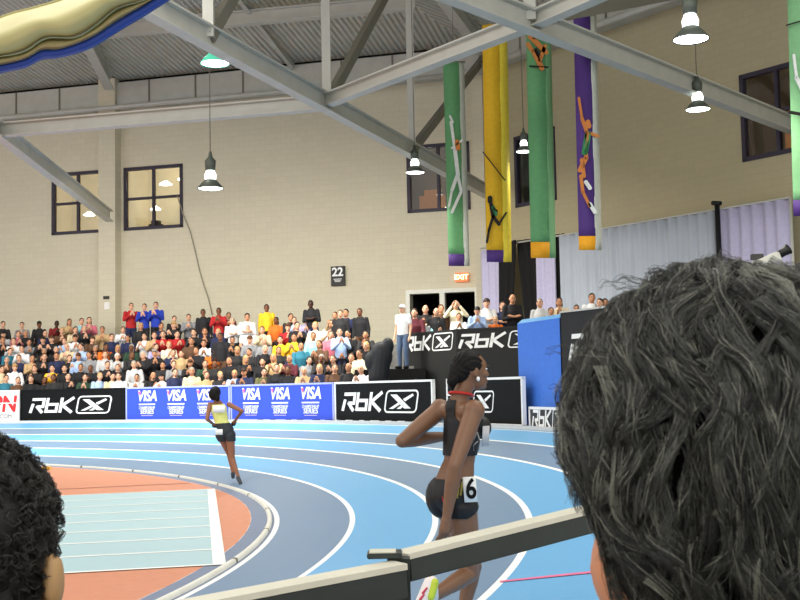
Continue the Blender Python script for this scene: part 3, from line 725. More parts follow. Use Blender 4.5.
# dark banner wall running towards the viewer on the right of the block
pe = V(at(665,400,19.8).x, 19.8, 0)
x = (V(pe.x,pe.y,0)-V(pc.x,pc.y,0)); L = x.length; x.normalize(); n_ = x.cross(V(0,0,1)); n_ = n_ if n_.y < 0 else -n_
rt = empty('dark_cover_wall', V(pc.x+0.02,pc.y,ZO)); frame(rt, x, V(0,0,1), n_, V(pc.x+0.02,pc.y,ZO)); tag(rt, 'dark cloth wall with white lettering right of the blue block', 'covered wall')
HT2 = HT+0.02
bm = bmesh.new(); box(bm,(L/2,HT2/2,-0.2),(L,HT2,0.4)); obj('cloth', bm, mat('cloth_charcoal',(40,40,42),0.8,bump=0.3), rt)
bm = bmesh.new(); box(bm,(L/2,HT2,-0.02),(L,0.035,0.08)); obj('pale_edge', bm, mat('edge_pale',(190,190,185),0.6), rt)
put(rbk(0.5), 'lettering', M_boardwhite, rt, 0.28, HT2-0.95)
# ------------------------------------------------------------------ raised stand with black banner
def board2(pa, pb, z0, z1, name, label):
    return board(pa, pb, z0, z1-z0, M_black2, name, label, framem=M_black2, cat='banner')
M_black2 = mat('banner_black_cloth',(26,28,28),0.7,bump=0.2)
Yl = 32.0; Ym = 30.0; Yr = 29.0
pl = at(404,350,Yl); pm = at(457,350,Ym); pr_ = at(560,350,28.6)
zt_l = at(404,333,Yl).z; zt_ = at(457,331,Ym).z
for p in (pl,pm,pr_): p.z = 0
ztop = at(457,330,Ym).z
r1, L1 = board2(pl, pm, ZO, ztop, 'cloth_banner', 'black cloth banner with smaller white lettering, left end of raised stand')
b_ = rbk(0.40); 
for v in b_.verts: v.co.x *= 1.05
zl = at(430,351,31).z
sc = (L1*0.86)/(4.95*0.40+0.06)
for v in b_.verts: v.co.x *= sc
put(b_, 'lettering', M_boardwhite, r1, 0.08, at(430,350,31).z-ZO)
r2, L2 = board2(pm, pr_, ZO, ztop, 'cloth_banner', 'black cloth banner with large white lettering behind the near runner\'s head')
b_ = rbk(0.37)
for v in b_.verts: v.co.x *= 1.28
put(b_, 'lettering', M_boardwhite, r2, 0.06, at(470,348,29.7).z-ZO)
bm = bmesh.new(); zt_ = ztop-1.05
q = [pl+V(0.1,0.15,0), pm+V(0.05,0.15,0), pr_+V(0,0.15,0), pr_+V(2.0,0.3,0), pr_+V(1.0,4.4,0), pl+V(0.6,4.6,0)]
lo_ = [bm.verts.new((p.x,p.y,ZO)) for p in q]; hi_ = [bm.verts.new((p.x,p.y,zt_)) for p in q]
bm.faces.new(hi_); 
for i in range(6): bm.faces.new((lo_[i],lo_[(i+1)%6],hi_[(i+1)%6],hi_[i]))
tag(obj('raised_stand', bm, M_concrete), 'raised grey spectator platform behind the black cloth banners', 'stand')
ZST = zt_
# ------------------------------------------------------------------ bleachers for the crowd
NR = 7; RR0 = RB+0.62; RS = 0.54; RZ = 0.34
bm = bmesh.new(); ta = math.atan2(oncirc(-60,RR0).y-CY, oncirc(-60,RR0).x-CX); tb = math.atan2(oncirc(376,RR0).y-CY, oncirc(376,RR0).x-CX)
for r in range(NR):
    ra, rb_ = RR0-0.25+RS*r, RR0-0.25+RS*(r+1); z = ZO+0.1+RZ*r; za = z-RZ if r else ZO
    n = 60; pr = None
    for i in range(n+1):
        t = tb+(ta-tb)*i/n; c = [P(ra,t,za),P(ra,t,z),P(rb_,t,z)]; c = [bm.verts.new(p) for p in c]
        if pr:
            bm.faces.new((pr[0],c[0],c[1],pr[1])); bm.faces.new((pr[1],c[1],c[2],pr[2]))
        pr = c
bl = obj('bleachers', bm, M_concrete); tag(bl, 'stepped grey spectator bleachers curving behind the advertising boards', 'bleachers')
for r in range(NR):
    bm = bmesh.new(); R_ = RR0+0.12+RS*r; z = ZO+0.1+RZ*r+0.40
    n = 60; pr = None; e_ = oncirc(368 if r < 5 else 352, R_); tc_ = math.atan2(e_.y-CY, e_.x-CX)
    for i in range(n+1):
        t = tc_+(ta-tc_)*i/n; c = [bm.verts.new(P(R_+a,t,z+b)) for a,b in ((-0.0,0),(0.26,0),(0.26,0.03),(-0.0,0.03))]
        if pr:
            for j in range(4): bm.faces.new((pr[j],c[j],c[(j+1)%4],pr[(j+1)%4]))
        pr = c
    obj('bench', bm, mat('bench_aluminium',(150,150,150),0.4,metal=0.5), bl)
# ------------------------------------------------------------------ people
SK = [mat('skin_fair',(222,172,142),0.55,var=0.03), mat('skin_tan',(196,142,108),0.55,var=0.03), mat('skin_brown',(122,80,56),0.5,var=0.03), mat('skin_dark',(66,42,32),0.45,var=0.05)]
M_eye = mat('eye_dark',(30,22,20),0.3); M_lip = mat('lip_rose',(165,92,84),0.5)
def fig_joints(pose):
    J = {}
    if pose.startswith('sit'):
        pel = V(0,0,0.53); lean = 0.06
        J.update(pel=pel, waist=V(0,0.01,0.68), chest=V(0,lean,0.92), neck=V(0,lean+0.01,1.10), head=V(0,lean+0.05,1.26))
        for s,n in ((-1,'L'),(1,'R')):
            J['hip'+n]=V(s*0.09,0.02,0.50); J['kn'+n]=V(s*0.13,0.43,0.50); J['an'+n]=V(s*0.12,0.40,0.09); J['to'+n]=V(s*0.13,0.56,0.04)
    else:
        J.update(pel=V(0,0,0.93), waist=V(0,0.01,1.08), chest=V(0,0.01,1.30), neck=V(0,0.01,1.48), head=V(0,0.04,1.63))
        for s,n in ((-1,'L'),(1,'R')):
            J['hip'+n]=V(s*0.09,0,0.90); J['kn'+n]=V(s*0.10,0.03,0.49); J['an'+n]=V(s*0.11,-0.01,0.09); J['to'+n]=V(s*0.13,0.15,0.04)
    ch = J['chest']
    for s,n in ((-1,'L'),(1,'R')):
        sh = ch+V(s*0.18,-0.01,0.12); J['sh'+n] = sh
        if 'clap' in pose: J['el'+n]=sh+V(s*0.05,0.12,-0.24); J['wr'+n]=ch+V(s*0.05,0.34,0.02); J['ha'+n]=ch+V(s*0.02,0.38,0.10)
        elif 'rest' in pose and pose.startswith('sit'): J['el'+n]=sh+V(s*0.05,0.06,-0.27); J['wr'+n]=ch+V(s*0.10,0.30,-0.30); J['ha'+n]=ch+V(s*0.07,0.38,-0.33)
        elif 'photo' in pose: J['el'+n]=sh+V(s*0.10,0.18,-0.08); J['wr'+n]=J['head']+V(s*0.09,0.24,-0.03); J['ha'+n]=J['head']+V(s*0.05,0.26,0.04)
        elif 'fold' in pose: J['el'+n]=sh+V(s*0.05,0.04,-0.28); J['wr'+n]=ch+V(-s*0.03,0.22,-0.10); J['ha'+n]=ch+V(-s*0.11,0.2,-0.08)
        else: J['el'+n]=sh+V(s*0.05,-0.02,-0.29); J['wr'+n]=sh+V(s*0.06,0.05,-0.54); J['ha'+n]=sh+V(s*0.055,0.08,-0.62)
    return J
def body_prims(bm, J, fem=False):
    S = V(1,0,0)
    ell(bm, J['head'], (0.074,0.092,0.108)); ell(bm, J['head']+V(0,0.028,-0.055), (0.055,0.06,0.055)); ell(bm, J['head']+V(0,0.097,-0.012), (0.014,0.018,0.022))
    for s in (-1,1): ell(bm, J['head']+V(s*0.077,-0.005,-0.01), (0.012,0.02,0.03))
    cap(bm, J['head']+V(0,-0.03,-0.07), J['neck'], 0.052, 0.06)
    cap(bm, J['neck']+V(0,0,-0.03), J['chest'], 0.07, 0.105, S, 1.45); cap(bm, J['chest'], J['waist'], 0.105, 0.095, S, 1.4); cap(bm, J['waist'], J['pel'], 0.095, 0.11, S, 1.4)
    for n in 'LR':
        cap(bm, J['sh'+n], J['el'+n], 0.052, 0.040); cap(bm, J['el'+n], J['wr'+n], 0.040, 0.027)
        d = (J['ha'+n]-J['wr'+n]).normalized(); cap(bm, J['wr'+n], J['wr'+n]+d*0.09, 0.03, 0.034); x_, y_ = basis(d)
        for k in range(4): cap(bm, J['wr'+n]+d*0.09+x_*(k-1.5)*0.019, J['wr'+n]+d*(0.155+0.012*(k in (1,2)))+x_*(k-1.5)*0.021, 0.010, 0.008, n=6)
        cap(bm, J['wr'+n]+d*0.04+x_*0.02, J['wr'+n]+d*0.09+x_*0.055, 0.011, 0.009, n=6)
        cap(bm, J['hip'+n], J['kn'+n], 0.085, 0.058); cap(bm, J['kn'+n], J['an'+n], 0.055, 0.036); cap(bm, J['an'+n]+V(0,-0.02,-0.04), J['to'+n], 0.036, 0.030)
def shirt_prims(bm, J, sleeve=1.0):
    S = V(1,0,0)
    cap(bm, J['neck']+V(0,0,-0.045), J['chest'], 0.085, 0.125, S, 1.42); cap(bm, J['chest'], J['waist'], 0.125, 0.122, S, 1.38); cap(bm, J['waist'], J['pel']+V(0,0,0.02), 0.122, 0.125, S, 1.38)
    for n in 'LR':
        cap(bm, J['sh'+n], J['el'+n] if sleeve >= 0.5 else J['sh'+n].lerp(J['el'+n],0.6), 0.066, 0.055)
        if sleeve >= 0.9: cap(bm, J['el'+n], J['el'+n].lerp(J['wr'+n],0.88), 0.055, 0.040)
def trouser_prims(bm, J):
    S = V(1,0,0); cap(bm, J['waist']+V(0,0,-0.06), J['pel'], 0.108, 0.122, S, 1.36)
    for n in 'LR': cap(bm, J['hip'+n], J['kn'+n], 0.098, 0.075); cap(bm, J['kn'+n], J['an'+n]+V(0,0,0.02), 0.072, 0.058)
def shoe_prims(bm, J):
    for n in 'LR': cap(bm, J['an'+n]+V(0,-0.025,-0.045), J['to'+n], 0.046, 0.040)
def hair_prims(bm, J, kind):
    h = J['head']
    ell(bm, h+V(0,-0.018,0.022), (0.083,0.095,0.103))
    if kind == 'long': ell(bm, h+V(0,-0.06,-0.06), (0.085,0.055,0.13)); ell(bm, h+V(0,-0.055,-0.14), (0.07,0.045,0.09))
    if kind == 'cap': ell(bm, h+V(0,0.08,0.045), (0.06,0.075,0.014)); ell(bm, h+V(0,-0.005,0.04), (0.087,0.10,0.09))
def cut_face(me, J, kind):
    """open the hair in front so that the face shows"""
    h = J['head']; bm = bmesh.new(); bm.from_mesh(me)
    dead = [f for f in bm.faces if (lambda c: (c.y-h.y) > 0.035-0.9*max(0,(c.z-h.z-0.045)) and c.z-h.z < (0.055 if kind != 'cap' else 0.03))(f.calc_center_median())]
    bmesh.ops.delete(bm, geom=dead, context='FACES'); bm.to_mesh(me); bm.free()
    for p in me.polygons: p.use_smooth = True
PROTO = {}; JR = random.Random(21)
M_ph = mat('placeholder_cloth',(128,128,128),0.8)
def proto(pose):
    if pose in PROTO: return PROTO[pose]
    J = fig_joints(pose); d = {}
    bm = bmesh.new(); body_prims(bm, J); me = remesh(bm, 0.014, 3)
    me.materials.append(SK[0]); me.materials.append(M_eye); me.materials.append(M_lip)
    bm = bmesh.new(); bm.from_mesh(me); h = J['head']
    n0 = len(bm.faces)
    for s in (-1,1): ell(bm, h+V(s*0.030,0.080,0.012), (0.014,0.012,0.008), n=8, m=6); ell(bm, h+V(s*0.030,0.084,0.033), (0.019,0.010,0.004), n=8, m=6)
    bm.faces.ensure_lookup_table()
    for f in bm.faces[n0:]: f.material_index = 1
    n0 = len(bm.faces); ell(bm, h+V(0,0.086,-0.062), (0.022,0.009,0.007), n=8, m=6); bm.faces.ensure_lookup_table()
    for f in bm.faces[n0:]: f.material_index = 2
    bm.to_mesh(me); bm.free(); d['body'] = me
    for p in me.polygons: p.use_smooth = True
    for nm, fn, vx in (('shirt',lambda b: shirt_prims(b,J),0.017),('tshirt',lambda b: shirt_prims(b,J,0.3),0.017),('trousers',lambda b: trouser_prims(b,J),0.017),('shoes',lambda b: shoe_prims(b,J),0.012)):
        bm = bmesh.new(); fn(bm); d[nm] = remesh(bm, vx, 2); d[nm].materials.append(M_ph)
    for k in ('short','long','cap'):
        bm = bmesh.new(); hair_prims(bm, J, k); me = remesh(bm, 0.014, 2); cut_face(me, J, k); me.materials.append(M_ph); d[k] = me
    d['J'] = J; PROTO[pose] = d; return d
COL = {'black':(26,26,30),'charcoal':(52,52,56),'navy':(34,42,78),'white':(232,234,236),'grey':(140,142,146),'light grey':(188,190,192),'red':(176,34,38),'dark red':(120,28,30),'pink':(206,112,130),
 'royal blue':(36,62,176),'light blue':(168,194,232),'pale cyan':(150,206,216),'teal':(44,118,140),'tan':(196,166,122),'beige':(214,198,164),'brown':(96,68,48),'olive':(96,96,60),'yellow':(240,188,40),'orange':(222,112,36),
 'cream':(236,226,196),'lilac':(176,172,220),'green':(70,128,84),'dark green':(38,66,50),'maroon':(90,32,44)}
HAIRC = {'black':(20,17,16),'dark brown':(46,32,24),'brown':(86,58,38),'blond':(190,154,98),'grey':(150,146,140),'white':(225,225,225)}
def shared(o, m, n=1):
    for i in range(n):
        o.material_slots[i].link = 'OBJECT'; o.material_slots[i].material = m if not isinstance(m,list) else m[i]
def person(pose, loc, face, skin, top, hair, hairc, legs='navy', tsh=False, label='', group=None, scale=1.0):
    d = proto(pose); rz = math.atan2(face.y-loc.y, face.x-loc.x)-PI/2
    b = bpy.data.objects.new('person', d['body']); C.objects.link(b); b.location = loc; b.rotation_euler = (JR.uniform(-.07,.07),JR.uniform(-.06,.06),rz+JR.uniform(-.35,.35)); b.scale = (scale,)*3
    shared(b, [SK[skin], M_eye, M_lip], 3); tag(b, label, 'person', group)
    def ch(nm, me, m):
        o = bpy.data.objects.new(nm, me); C.objects.link(o); o.parent = b; shared(o, m); return o
    ch('shirt' if not tsh else 'tshirt', d['tshirt' if tsh else 'shirt'], mat('cloth_'+top.replace(' ','_'), COL[top], 0.8, var=0.08, scale=10))
    ch('trousers', d['trousers'], mat('cloth_'+legs.replace(' ','_'), COL[legs], 0.8, var=0.08, scale=10))
    ch('shoes', d['shoes'], M_dark)
    if hair != 'bald': ch('cap' if hair == 'cap' else 'hair', d[hair], mat('hair_'+hairc.replace(' ','_'), HAIRC[hairc], 0.6, var=0.2, scale=30))
    return b
# crowd on the bleachers: rows of heads, with the people one can pick out set by hand
CEN = V(CX,CY,0)
HEADZ = {'sit':1.26,'sta':1.63}
# (u, v of head, pose, skin, shirt, hair, haircolour, legs, tee, remark)
SPEC = [(2,327,'sit_rest',0,'charcoal','short','black'),(17,332,'sit_clap',0,'pink','short','brown'),(23,326,'sit_clap',0,'grey','short','dark brown'),(39,325,'sit_rest',2,'black','cap','black'),
(45,329,'sit_rest',0,'navy','bald','grey'),(54,323,'sit_clap',3,'dark red','short','black'),(67,326,'sit_clap',1,'tan','long','brown'),(79,326,'sit_clap',0,'pale cyan','short','brown'),
(89,323,'sit_clap',0,'pink','long','dark brown'),(105,326,'sit_clap',1,'tan','short','black'),(111,335,'sit_rest',0,'navy','short','black'),(121,329,'sit_clap',0,'white','short','brown'),
(131,309,'stand_clap',0,'red','short','brown'),(144,299,'stand_clap',0,'royal blue','short','brown'),(157,302,'stand_clap',0,'royal blue','short','dark brown'),(173,317,'sit_clap',0,'charcoal','short','dark brown'),
(190,319,'sit_clap',0,'grey','short','brown'),(206,317,'stand_rest',2,'black','short','black'),(219,315,'stand_clap',2,'red','short','black'),(230,313,'sit_clap',1,'maroon','short','brown'),
(236,318,'stand_fold',0,'white','short','grey'),(247,316,'stand_fold',1,'white','short','black'),(269,313,'stand_rest',2,'yellow','short','black'),(277,320,'sit_rest',2,'orange','long','dark brown'),
(297,314,'sit_clap',0,'light blue','short','brown'),(293,322,'sit_rest',1,'charcoal','short','black'),(307,320,'sit_clap',0,'lilac','short','brown'),(315,309,'stand_fold',3,'black','short','black'),
(335,314,'stand_clap',1,'tan','short','brown'),(342,310,'stand_rest',0,'charcoal','short','brown'),(347,318,'sit_clap',1,'navy','short','black'),(364,311,'stand_rest',2,'black','short','dark brown'),
(316,326,'sit_rest',0,'cream','short','blond'),(331,329,'sit_clap',0,'white','long','brown'),(344,328,'stand_clap',0,'light blue','short','dark brown'),
(84,352,'sit_clap',0,'light blue','short','brown'),(51,368,'sit_clap',0,'yellow','short','black'),(104,346,'sit_clap',2,'orange','short','black'),(69,357,'sit_clap',0,'black','short','brown'),
(13,339,'sit_clap',0,'white','short','brown'),(7,350,'sit_rest',0,'teal','short','brown'),(22,348,'sit_clap',0,'white','short','dark brown'),(4,375,'sit_rest',0,'teal','short','brown'),
(212,352,'sit_clap',3,'orange','short','black'),(205,339,'sit_clap',1,'white','short','black'),(154,341,'sit_clap',0,'lilac','short','black'),(170,341,'sit_clap',0,'cream','short','blond'),
(165,333,'sit_clap',0,'red','short','brown'),(178,337,'sit_clap',0,'red','short','dark brown'),(141,324,'sit_rest',1,'charcoal','short','blond'),(144,336,'sit_clap',0,'white','short','dark brown'),
(160,326,'sit_clap',1,'navy','short','dark brown'),(182,350,'sit_rest',0,'tan','long','brown'),(190,345,'sit_rest',1,'brown','long','dark brown'),
(250,328,'sit_rest',0,'white','short','dark brown'),(266,328,'sit_clap',0,'beige','short','brown'),(283,340,'sit_rest',0,'yellow','short','dark brown'),(295,339,'sit_clap',1,'yellow','short','dark brown'),
(313,341,'sit_rest',1,'pale cyan','short','brown'),(302,353,'sit_rest',1,'teal','short','black'),(322,349,'sit_clap',1,'brown','long','brown'),(342,346,'sit_clap',1,'black','short','dark brown'),
(265,354,'sit_rest',0,'black','bald','grey'),(253,352,'sit_rest',1,'charcoal','short','black'),(231,338,'sit_clap',1,'charcoal','short','black'),(222,344,'stand_rest',2,'black','short','black'),
(299,327,'sit_clap',0,'black','short','black'),(369,341,'sit_rest',0,'black','long','blond'),(362,361,'sit_rest',1,'cream','short','dark brown'),(334,336,'sit_rest',0,'pink','long','brown'),
(118,358,'sit_clap',0,'light grey','short','white'),(137,362,'sit_rest',0,'light grey','short','grey'),(164,370,'sit_clap',0,'white','cap','black'),(121,376,'sit_rest',0,'white','short','dark brown'),
(35,366,'sit_clap',0,'black','short','brown'),(21,363,'sit_rest',0,'navy','short','brown'),(59,354,'sit_rest',1,'navy','short','brown'),(18,381,'sit_rest',0,'brown','short','brown')]
taken = []; crowd = []
def dist_R(u, v, r, standing):
    """the world spot on row r seen at column u"""
    return oncirc(u, RR0+0.25+RS*r)
def row_for(u, v, hz):
    best = None
    for r in range(NR):
        p = oncirc(u, RR0+0.22+RS*r); z = ZO+0.1+RZ*r+hz; q = Vector((p.x,p.y,z))
        d = (q-Vector((0,0,H))); D_ = d.dot(_fwd); vv = 300 - F*d.dot(_up)/D_
        if best is None or abs(vv-v) < best[0]: best = (abs(vv-v), r, p)
    return best[1], best[2]
for s_ in SPEC:
    r, p = row_for(s_[0], s_[1], 1.33 if s_[2][:3]=='sit' else 1.70); crowd.append((r, s_[0], s_, p))
shirts = ['black']*7+['charcoal']*4+['navy']*3+['white']*3+['light grey']*2+['grey']*2+['tan']*2+['brown']*2+['olive','beige','beige','dark green','maroon','cream','light blue','red','black','white']
rnd = random.Random(11)
for r in range(NR-1):
    R_ = RR0+0.22+RS*r; u = -12+rnd.uniform(0,6)
    while u < 378:
        pz = oncirc(u, R_); stp = 0.43*F/pz.y*(0.88+0.25*rnd.random())
        lim = 5 if u < 130 else 4
        if u > 350: lim = 3
        if 130 < u < 235 and r == 5 and rnd.random() < 0.35: lim = 5
        if r <= lim and not any(c[0] == r and abs(c[1]-u) < stp*0.72 for c in crowd):
            pose = rnd.choice(['sit_clap','sit_clap','sit_rest']) 
            s_ = (u, 0, pose, rnd.choice([0,0,0,1,1,2]), rnd.choice(shirts), rnd.choice(['short','short','short','long','long','cap','bald']), rnd.choice(['black','dark brown','brown','brown','grey','blond']))
            crowd.append((r, u, s_, pz))
        u += stp
ROW = ['front row','second row','third row','fourth row','fifth row','sixth row','seventh row','top row']
ORD = ['first','second','third','fourth','fifth','sixth','seventh','eighth','ninth','tenth','eleventh','twelfth','thirteenth','fourteenth','fifteenth']
def sector(u):
    for a,b,n in ((-90,20,'white board'),(20,126,'left black board'),(126,231,'left blue board'),(231,335,'right blue board'),(335,500,'right black board')):
        if a <= u < b: return n
ACT = {'sit_clap':'seated, clapping','sit_rest':'seated, hands down','stand_clap':'standing, clapping','stand_rest':'standing, arms down','stand_fold':'arms folded','stand_photo':'holding a camera up'}
crowd.sort(key=lambda c:(c[0],c[1])); cnt = {}
for c in crowd: cnt.setdefault((c[0],sector(c[1])),[]).append(c)
for c in crowd:
    r, u, s_, p = c; g = cnt[(r,sector(u))]; i = g.index(c)
    hd = {'bald':'bald ','cap':'capped '}.get(s_[5], '')
    lab = f"{hd}person in {s_[4]}, {ACT[s_[2]]}, {ROW[r]}, {ORD[i]} above {sector(u)}"
    loc_ = V(p.x,p.y,ZO+0.1+RZ*r+(0.0 if s_[2].startswith('sta') else 0.0)) 
    tgt = V(CX,CY,0).lerp(V(2,8,0),0.75)+V(rnd.uniform(-4,4),rnd.uniform(-4,4),0)
    person(s_[2], loc_, tgt, s_[3], s_[4], s_[5], s_[6], rnd.choice(['navy','charcoal','black','brown']), s_[4] in ('light blue','white') and rnd.random() < 0.4, lab, 'spectators on the curved bleachers', rnd.uniform(1.0,1.12))
# people on the raised stand
ST = [(416,313,'sit_rest',0,'maroon','short','dark brown','leftmost, by the white-capped man'),(424,309,'stand_fold',0,'black','bald','grey','bald, before the left door leaf'),(434,312,'stand_rest',0,'black','bald','grey','second bald head before the door'),(441,309,'stand_rest',1,'brown','short','brown','under the door mullion'),
(421,321,'stand_rest',1,'grey','short','brown','leaning low at the left banner end'),(437,322,'stand_clap',0,'pale cyan','short','grey','leaning in pale shirt at the left banner'),(457,305,'stand_photo',0,'cream','short','dark brown','raising both hands to the face'),(457,317,'stand_clap',1,'white','short','black','in front of the one raising hands'),
(475,311,'stand_clap',0,'light blue','cap','black','under the black drape edge'),(487,303,'stand_fold',0,'white','cap','dark brown','wearing a dark cap below the yellow banner'),(495,321,'stand_rest',0,'orange','short','blond','low orange jacket beside the tall bald man'),(502,306,'stand_fold',0,'navy','short','brown','just left of the tall bald man'),
(511,299,'stand_fold',1,'black','bald','grey','tall and bald before the wide black drape'),(540,303,'stand_fold',0,'light grey','short','grey','right of the wide black drape'),(549,311,'stand_rest',1,'brown','short','dark brown','low, below the green banner foot'),(561,302,'stand_clap',1,'beige','long','dark brown','below the thin black drape'),
(575,309,'stand_rest',1,'teal','long','dark brown','in teal, below the purple banner'),(591,298,'stand_fold',1,'white','short','black','in white shirt right of the purple banner'),(600,303,'stand_rest',0,'black','short','dark brown','just right of the white shirt'),(607,303,'stand_rest',1,'black','short','black','second in black right of the white shirt'),(614,305,'stand_rest',0,'pink','short','brown','rightmost, next to the grey curls')]
for i,(u,v,pose,sk,top_,hr,hc,rem) in enumerate(ST):
    # stand behind the banner, feet on the platform (those whose heads are lower stand bent or are shorter)
    Yp = (31.0 if v < 309 else 30.3) if u > 460 else (33.2 if v < 311 else 32.6)
    if u > 530: Yp = 30.0 if v < 306 else 29.5
    hz = at(u,v,Yp).z - ZST; sc = min(1.12, max(0.80, hz/1.63 if pose[:3] != 'sit' else hz/1.26))
    p = at(u,v,Yp); z = p.z-sc*(1.63 if pose[:3] != 'sit' else 1.26)
    person(pose, V(p.x,p.y,max(z,ZST) if abs(z-ZST) > 0.02 else ZST), V(0,6,0), sk, top_, hr, hc, 'charcoal', False, f"person in {top_} on the raised stand, {rem}", 'spectators on the raised stand', sc)
# man in white cap at the stand corner
Yp = 31.2; p = at(402,309,Yp); pz_ = p.z-1.63
bm = bmesh.new(); box(bm, (0,0,-(pz_-ZO)/2), (1.9,0.9,pz_-ZO)); o = obj('step_block', bm, M_dark); o.location = (p.x-0.35,p.y,pz_); tag(o, 'black covered block carrying the man in the white cap', 'block')
man = person('stand_rest', V(p.x,p.y,pz_), V(-8,10,0), 0, 'white', 'cap', 'white', 'light blue', True, 'person in white cap, white T-shirt and jeans standing by the black banner corner', None)
for chd in man.children:
    if chd.name.startswith('trousers'): chd.material_slots[0].material = mat('denim',(84,104,134),0.8)
# black covered equipment
q = at(381,356,29.6); bm = bmesh.new()
ell(bm, (0,0,0.0), (0.42,0.35,0.42)); ell(bm, (0.25,0,0.28), (0.22,0.25,0.25)); cap(bm, (-0.1,0,-0.6),(0,0,0), 0.38, 0.36)
ell(bm, (-0.35,0,-0.15), (0.25,0.25,0.3))
for v_ in bm.verts: v_.co.z = max(v_.co.z, ZO-q.z)
cap(bm, (0,0,ZO-q.z+0.3),(0,0,0), 0.3, 0.3)
me = remesh(bm, 0.03, 3); me.transform(Matrix.Diagonal((0.72,0.72,0.9,1)))
o = link_mesh('covered_equipment', me, mat('tarp_black',(20,24,32),0.6,bump=0.5)); o.location = q; tag(o, 'dark tarp-covered equipment left of the white-capped man', 'covered equipment')
# ------------------------------------------------------------------ near runner
YN = 6.4; Fw = V(0.71,0.71,0).normalized(); Sd = V(0.71,-0.71,0)   # facing / right-hand side
def j(u,v,dy=0.0): return at(u,v,YN+dy)
head = j(471,371,0.0)
neckT = j(463,392,-0.0); neckB = j(457,405,0.0)
shR, shL = j(474,411,-0.125), j(440,410,0.125)
chest = j(463,428,0.01); waist = j(459,462,0.0); pel = j(454,494,0.0)
elR, wrR = j(455,466,-0.24), j(447,516,-0.20)
elL, wrL = j(402,441,0.0), j(448,436,0.27)
hipR, knR, anR, toR = j(461,508,-0.06), j(470,573,0.03), j(432,597,-0.26), j(418,606,-0.33)
hipL, knL, anL, toL = j(452,508,0.08), j(473,566,0.22), j(463,612,0.16), j(474,630,0.20)
hd_f = V(0.90,0.43,0).normalized(); hd_s = V(0.43,-0.90,0)
Rh = Matrix((hd_s, hd_f, V(0,0,1))).transposed()
def hp(x,y,z): return head + hd_s*x + hd_f*y + V(0,0,z)
root_o = neckB.copy()
def runner_body():
    bm = bmesh.new()
    ell(bm, head+V(0,0,0.012), (0.070,0.090,0.100), Rh); ell(bm, hp(0,0.040,-0.055), (0.048,0.050,0.052), Rh)   # skull, jaw
    ell(bm, hp(0,0.066,0.030), (0.045,0.026,0.035), Rh); cap(bm, hp(0,0.086,0.012), hp(0,0.104,-0.022), 0.008, 0.012, n=8); ell(bm, hp(0,0.094,-0.028), (0.019,0.012,0.009), Rh)
    ell(bm, hp(0,0.088,-0.052), (0.022,0.013,0.008), Rh); ell(bm, hp(0,0.086,-0.064), (0.020,0.012,0.008), Rh); ell(bm, hp(0,0.078,-0.088), (0.020,0.018,0.016), Rh)
    for s in (-1,1): ell(bm, hp(s*0.072,-0.008,-0.008), (0.009,0.020,0.030), Rh); ell(bm, hp(s*0.04,0.066,-0.018), (0.022,0.020,0.022), Rh)
    cap(bm, hp(0,-0.02,-0.05), neckB+V(0,0,0.0), 0.048, 0.054)
    cap(bm, neckB+V(0,0,-0.015), chest+V(0,0,0.03), 0.058, 0.088, Sd, 1.35); cap(bm, chest+V(0,0,0.03), waist, 0.088, 0.074, Sd, 1.28); cap(bm, waist, pel, 0.074, 0.094, Sd, 1.30)
    ell(bm, pel+V(0,0,-0.01), (0.112,0.112,0.12)); cap(bm, waist.lerp(pel,0.3)-Fw*0.01, pel-Fw*0.03, 0.085, 0.10, Sd, 1.2)
    cap(bm, shL.lerp(neckB,0.25)+V(0,0,-0.01), shR.lerp(neckB,0.25)+V(0,0,-0.01), 0.046, 0.046)
    for s in (-1,1): ell(bm, chest+Fw*0.088+Sd*s*0.05, (0.056,0.056,0.058)); ell(bm, pel-Fw*0.038+Sd*s*0.05+V(0,0,-0.015), (0.088,0.088,0.112))
    for sh,el,wr in ((shR,elR,wrR),(shL,elL,wrL)):
        ell(bm, sh, (0.060,0.060,0.064)); m = sh.lerp(el,0.45); cap(bm, sh, m, 0.054, 0.050); cap(bm, m, el, 0.050, 0.038); m = el.lerp(wr,0.3); cap(bm, el, m, 0.038, 0.042); cap(bm, m, wr, 0.042, 0.026)
    for hip,kn,an,to in ((hipR,knR,anR,toR),(hipL,knL,anL,toL)):
        m = hip.lerp(kn,0.4); cap(bm, hip, m, 0.090, 0.080); cap(bm, m, kn, 0.080, 0.052); m = kn.lerp(an,0.35); back = (knR-hipR)*0
        cap(bm, kn, m, 0.050, 0.050); cap(bm, m, an, 0.050, 0.031)
    # hands
    for wr, el, sgn in ((wrR,elR,1),(wrL,elL,-1)):
        d = (wr-el).normalized(); pn = Sd*sgn; pn = (pn-d*pn.dot(d)).normalized(); ax = d.cross(pn).normalized()
        if ax.dot(Fw) < 0: ax = -ax           # ax towards the thumb side
        cap(bm, wr+d*0.02, wr+d*0.075, 0.026, 0.030, ax, 1.25)
        for k,(ln) in enumerate((0.068,0.078,0.074,0.058)):
            b0 = wr+d*0.085+ax*(0.030-0.020*k); dd = (d-pn*0.25).normalized(); m = b0+dd*ln*0.5; dd2 = (d-pn*0.75).normalized()
            cap(bm, b0-dd*0.02, m, 0.0105, 0.0095, n=8); cap(bm, m, m+dd2*ln*0.5, 0.0095, 0.008, n=8)
        b0 = wr+d*0.03+ax*0.03; m = b0+(d+ax*0.7).normalized()*0.035; cap(bm, b0, m, 0.012, 0.011, n=8); cap(bm, m, m+(d+ax*0.1-pn*0.3).normalized()*0.035, 0.011, 0.009, n=8)
    return remesh(bm, 0.0065, 5)
me = runner_body(); 
me.materials.append(mat('runner_skin',(122,85,60),0.42,var=0.05,scale=6,spec=0.5))
run = link_mesh('person', me, None if False else [], None, True); tag(run, 'near runner with hair tied back in black crop top and briefs, number 6 at hip', 'person')
